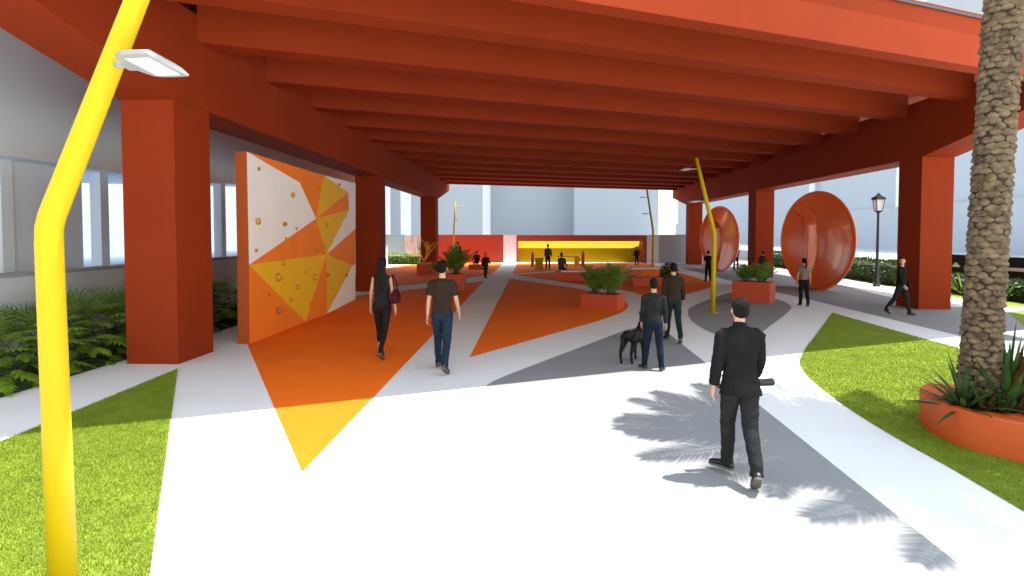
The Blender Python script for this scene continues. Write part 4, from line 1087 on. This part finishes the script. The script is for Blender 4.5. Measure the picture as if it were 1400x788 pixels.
# 6 the woman near the nearer disc, 7 the woman in the blazer
human('woman with a ponytail, pinkish grey top and black trousers walking away towards the nearer disc', 1098.5, 419.5, 353, 4, female=True, legs=((8,5,0,0,0),(-8,12,0,0,18)), arms=((2,10,10),(-2,11,10)), top='rose', sleeve=.6, hem=.98, low='black', slim=1.2, hair='pony', vox=.013, skin='skin')
tm, tw, aj, U, s = human('woman in a black blazer striding in front of the nearest right column', 1231, 431.5, 352, 148, female=True, legs=((18,8,-10,1,0),(-18,14,0,1,26)), arms=((-16,14,14),(16,14,14)), top='black', sleeve=1.0, hem=.90, low='char', slim=.9, hair='long', hairm='hairbrown', vox=.012, headyaw=-70)
b = tw @ Vector((-.235, .02, .78))
t = thing('handbag', 'small black bag at the side of the woman in the black blazer', 'handbag', b, -R(148))
bm = bmesh.new(); loft(bm, [[Vector((x*a, y*b_, z)) for x, y in ((-1,-1),(1,-1),(1,1),(-1,1))] for z, a, b_ in ((0,.04,.11),(.15,.045,.12),(.22,.02,.09))]); obj('bag', bm, M['c_black'], t, bevel=.012)
bm = bmesh.new(); tube(bm, [(0,-.08,.21),(.02,-.05,.36),(.02,.05,.36),(0,.08,.21)], .008, 6); obj('strap', bm, M['c_black'], t)
# far figures
human('person in a grey brown top and black trousers standing right of the yellow pedestal', 749, 369, 334, 15, legs=ST, arms=((6,9,30),(6,9,30)), top='rose' if False else 'grey', low='black', vox=.02, loose=1.4)
b = G(768, 381); b.z = 0
human('person in a grey top sitting on the left end of the long red bench', 768, 381, 345, 20, legs=((84,86,-8,4,0),(80,80,8,6,0)), arms=((25,8,30),(20,8,35)), top='grey', low='black', vox=.02, sit=.98, loc=Vector((b.x, b.y + .35, -.008)), hair='bun')
human('person in brown with a hair bun standing at the right end of the yellow niche', 870.5, 363.5, 338, -10, legs=ST, arms=((2,12,8),(2,12,8)), top='brown', low='char', vox=.02, hair='bun', loose=1.8)
human('man all in black standing beside the bent yellow lamp post on the grey island', 968, 386, 343, 20, legs=ST, arms=((0,9,8),(4,9,8)), top='black', sleeve=.8, low='black', vox=.016)
human('man in a grey shirt and black trousers standing left of the middle right column', 1006, 369.5, 335.5, 8, legs=ST, arms=((8,9,50),(8,9,50)), top='grey', sleeve=.7, low='black', vox=.018, loose=1.3)
human('man in brown standing against the middle right column, behind the tall planter', 1042.5, 384, 343.5, -12, legs=ST, arms=((4,10,40),(4,10,40)), top='brown', low='char', vox=.018, skin='skin2')
human('person in black standing before the red end wall, half hidden by the tall planter palm', 626.3, 365, 331, 0, legs=ST, arms=((2,6,8),(2,6,8)), top='black', low='black', vox=.02, bulk=.85)
b = G(651, 368.6)
human('person in black sitting on the low dark red bench left of the white path', 651, 368, 346, -20, legs=((84,86,-8,4,0),(80,80,8,6,0)), arms=((25,8,30),(20,8,35)), top='black', low='black', vox=.02, sit=.92, loc=Vector((b.x, b.y + .40, -.045)))
human('person in leafy dark green clothes walking on the white path', 664, 381.5, 346, 165, legs=W2, arms=((10,10,60),(-8,12,20)), top='green', low='green', vox=.018, loose=1.8, hair='pony', bulk=1.1)

# ================================================================== DOG
hd_ = 38; dv = Vector((math.sin(R(hd_)), math.cos(R(hd_)), 0)); hb_ = G(857, 498.5)
t = thing('dog', 'black prick eared dog standing beside the man in the charcoal sweater, looking up at him', 'dog', hb_ + dv*.28 + Vector((0,0,.005)), -R(hd_))
bm = bmesh.new()
rg_ = [(-.37,.545,.030,.035),(-.33,.535,.080,.085),(-.24,.520,.098,.105),(-.12,.500,.092,.098),(0,.490,.096,.112),(.12,.475,.108,.140),(.21,.485,.105,.142),(.28,.515,.080,.105),(.33,.55,.05,.06)]
loft(bm, [[Vector((a*math.cos(2*math.pi*k/16), y, z + b_*math.sin(2*math.pi*k/16))) for k in range(16)] for y, z, a, b_ in rg_])
tube(bm, [(0,.20,.54),(0,.28,.63),(-.01,.33,.71),(-.02,.37,.765)], [.095,.078,.064,.055], 14)
hx = Vector((-.03,.385,.785)); ball(bm, hx, (.062,.072,.058), None, 16)
tube(bm, [hx + Vector((-.01,.03,0)), hx + Vector((-.02,.09,.012)), hx + Vector((-.03,.15,.025)), hx + Vector((-.032,.17,.025))], [.048,.040,.030,.018], 12)
for sg in (-1, 1):
    e0 = hx + Vector((sg*.038,-.012,.035)); tube(bm, [e0, e0 + Vector((sg*.014,-.012,.055)), e0 + Vector((sg*.02,-.028,.10))], [(.030,.014),(.022,.009),(.005,.004)], 8)
    tube(bm, [(sg*.07,.20,.50),(sg*.082,.17,.34),(sg*.080,.185,.17),(sg*.080,.19,.06),(sg*.080,.215,.025),(sg*.08,.25,.018)], [.065,.040,.026,.023,.028,.016], 10)
    k = .05*sg
    tube(bm, [(sg*.06,-.24,.52),(sg*.085,-.20+k,.38),(sg*.085,-.32+k,.205),(sg*.082,-.30+k,.07),(sg*.082,-.275+k,.025),(sg*.082,-.24+k,.018)], [.092,.064,.030,.023,.028,.016], 10)
tube(bm, [(0,-.35,.56),(0,-.42,.53),(.0,-.45,.44),(0,-.445,.34),(0,-.47,.28)], [.030,.026,.022,.016,.007], 8)
link('body', remesh(bm, .009, 2, .003, 1, (20,20,20)), M['dog'], t)
for sg in (-1, 1):
    bm = bmesh.new(); ball(bm, hx + Vector((sg*.036 - .014,.058,.020)), .009, None, 8); obj('eye', bm, M['eye'], t, smooth=True)
bm = bmesh.new(); ball(bm, hx + Vector((-.033,.182,.030)), (.014,.012,.011), None, 8); obj('nose', bm, M['shoe'], t, smooth=True)
bm = bmesh.new(); tube(bm, [(-.002,.285,.655),(-.008,.315,.69)], [.080,.074], 16); obj('collar', bm, M['c_wine'], t)
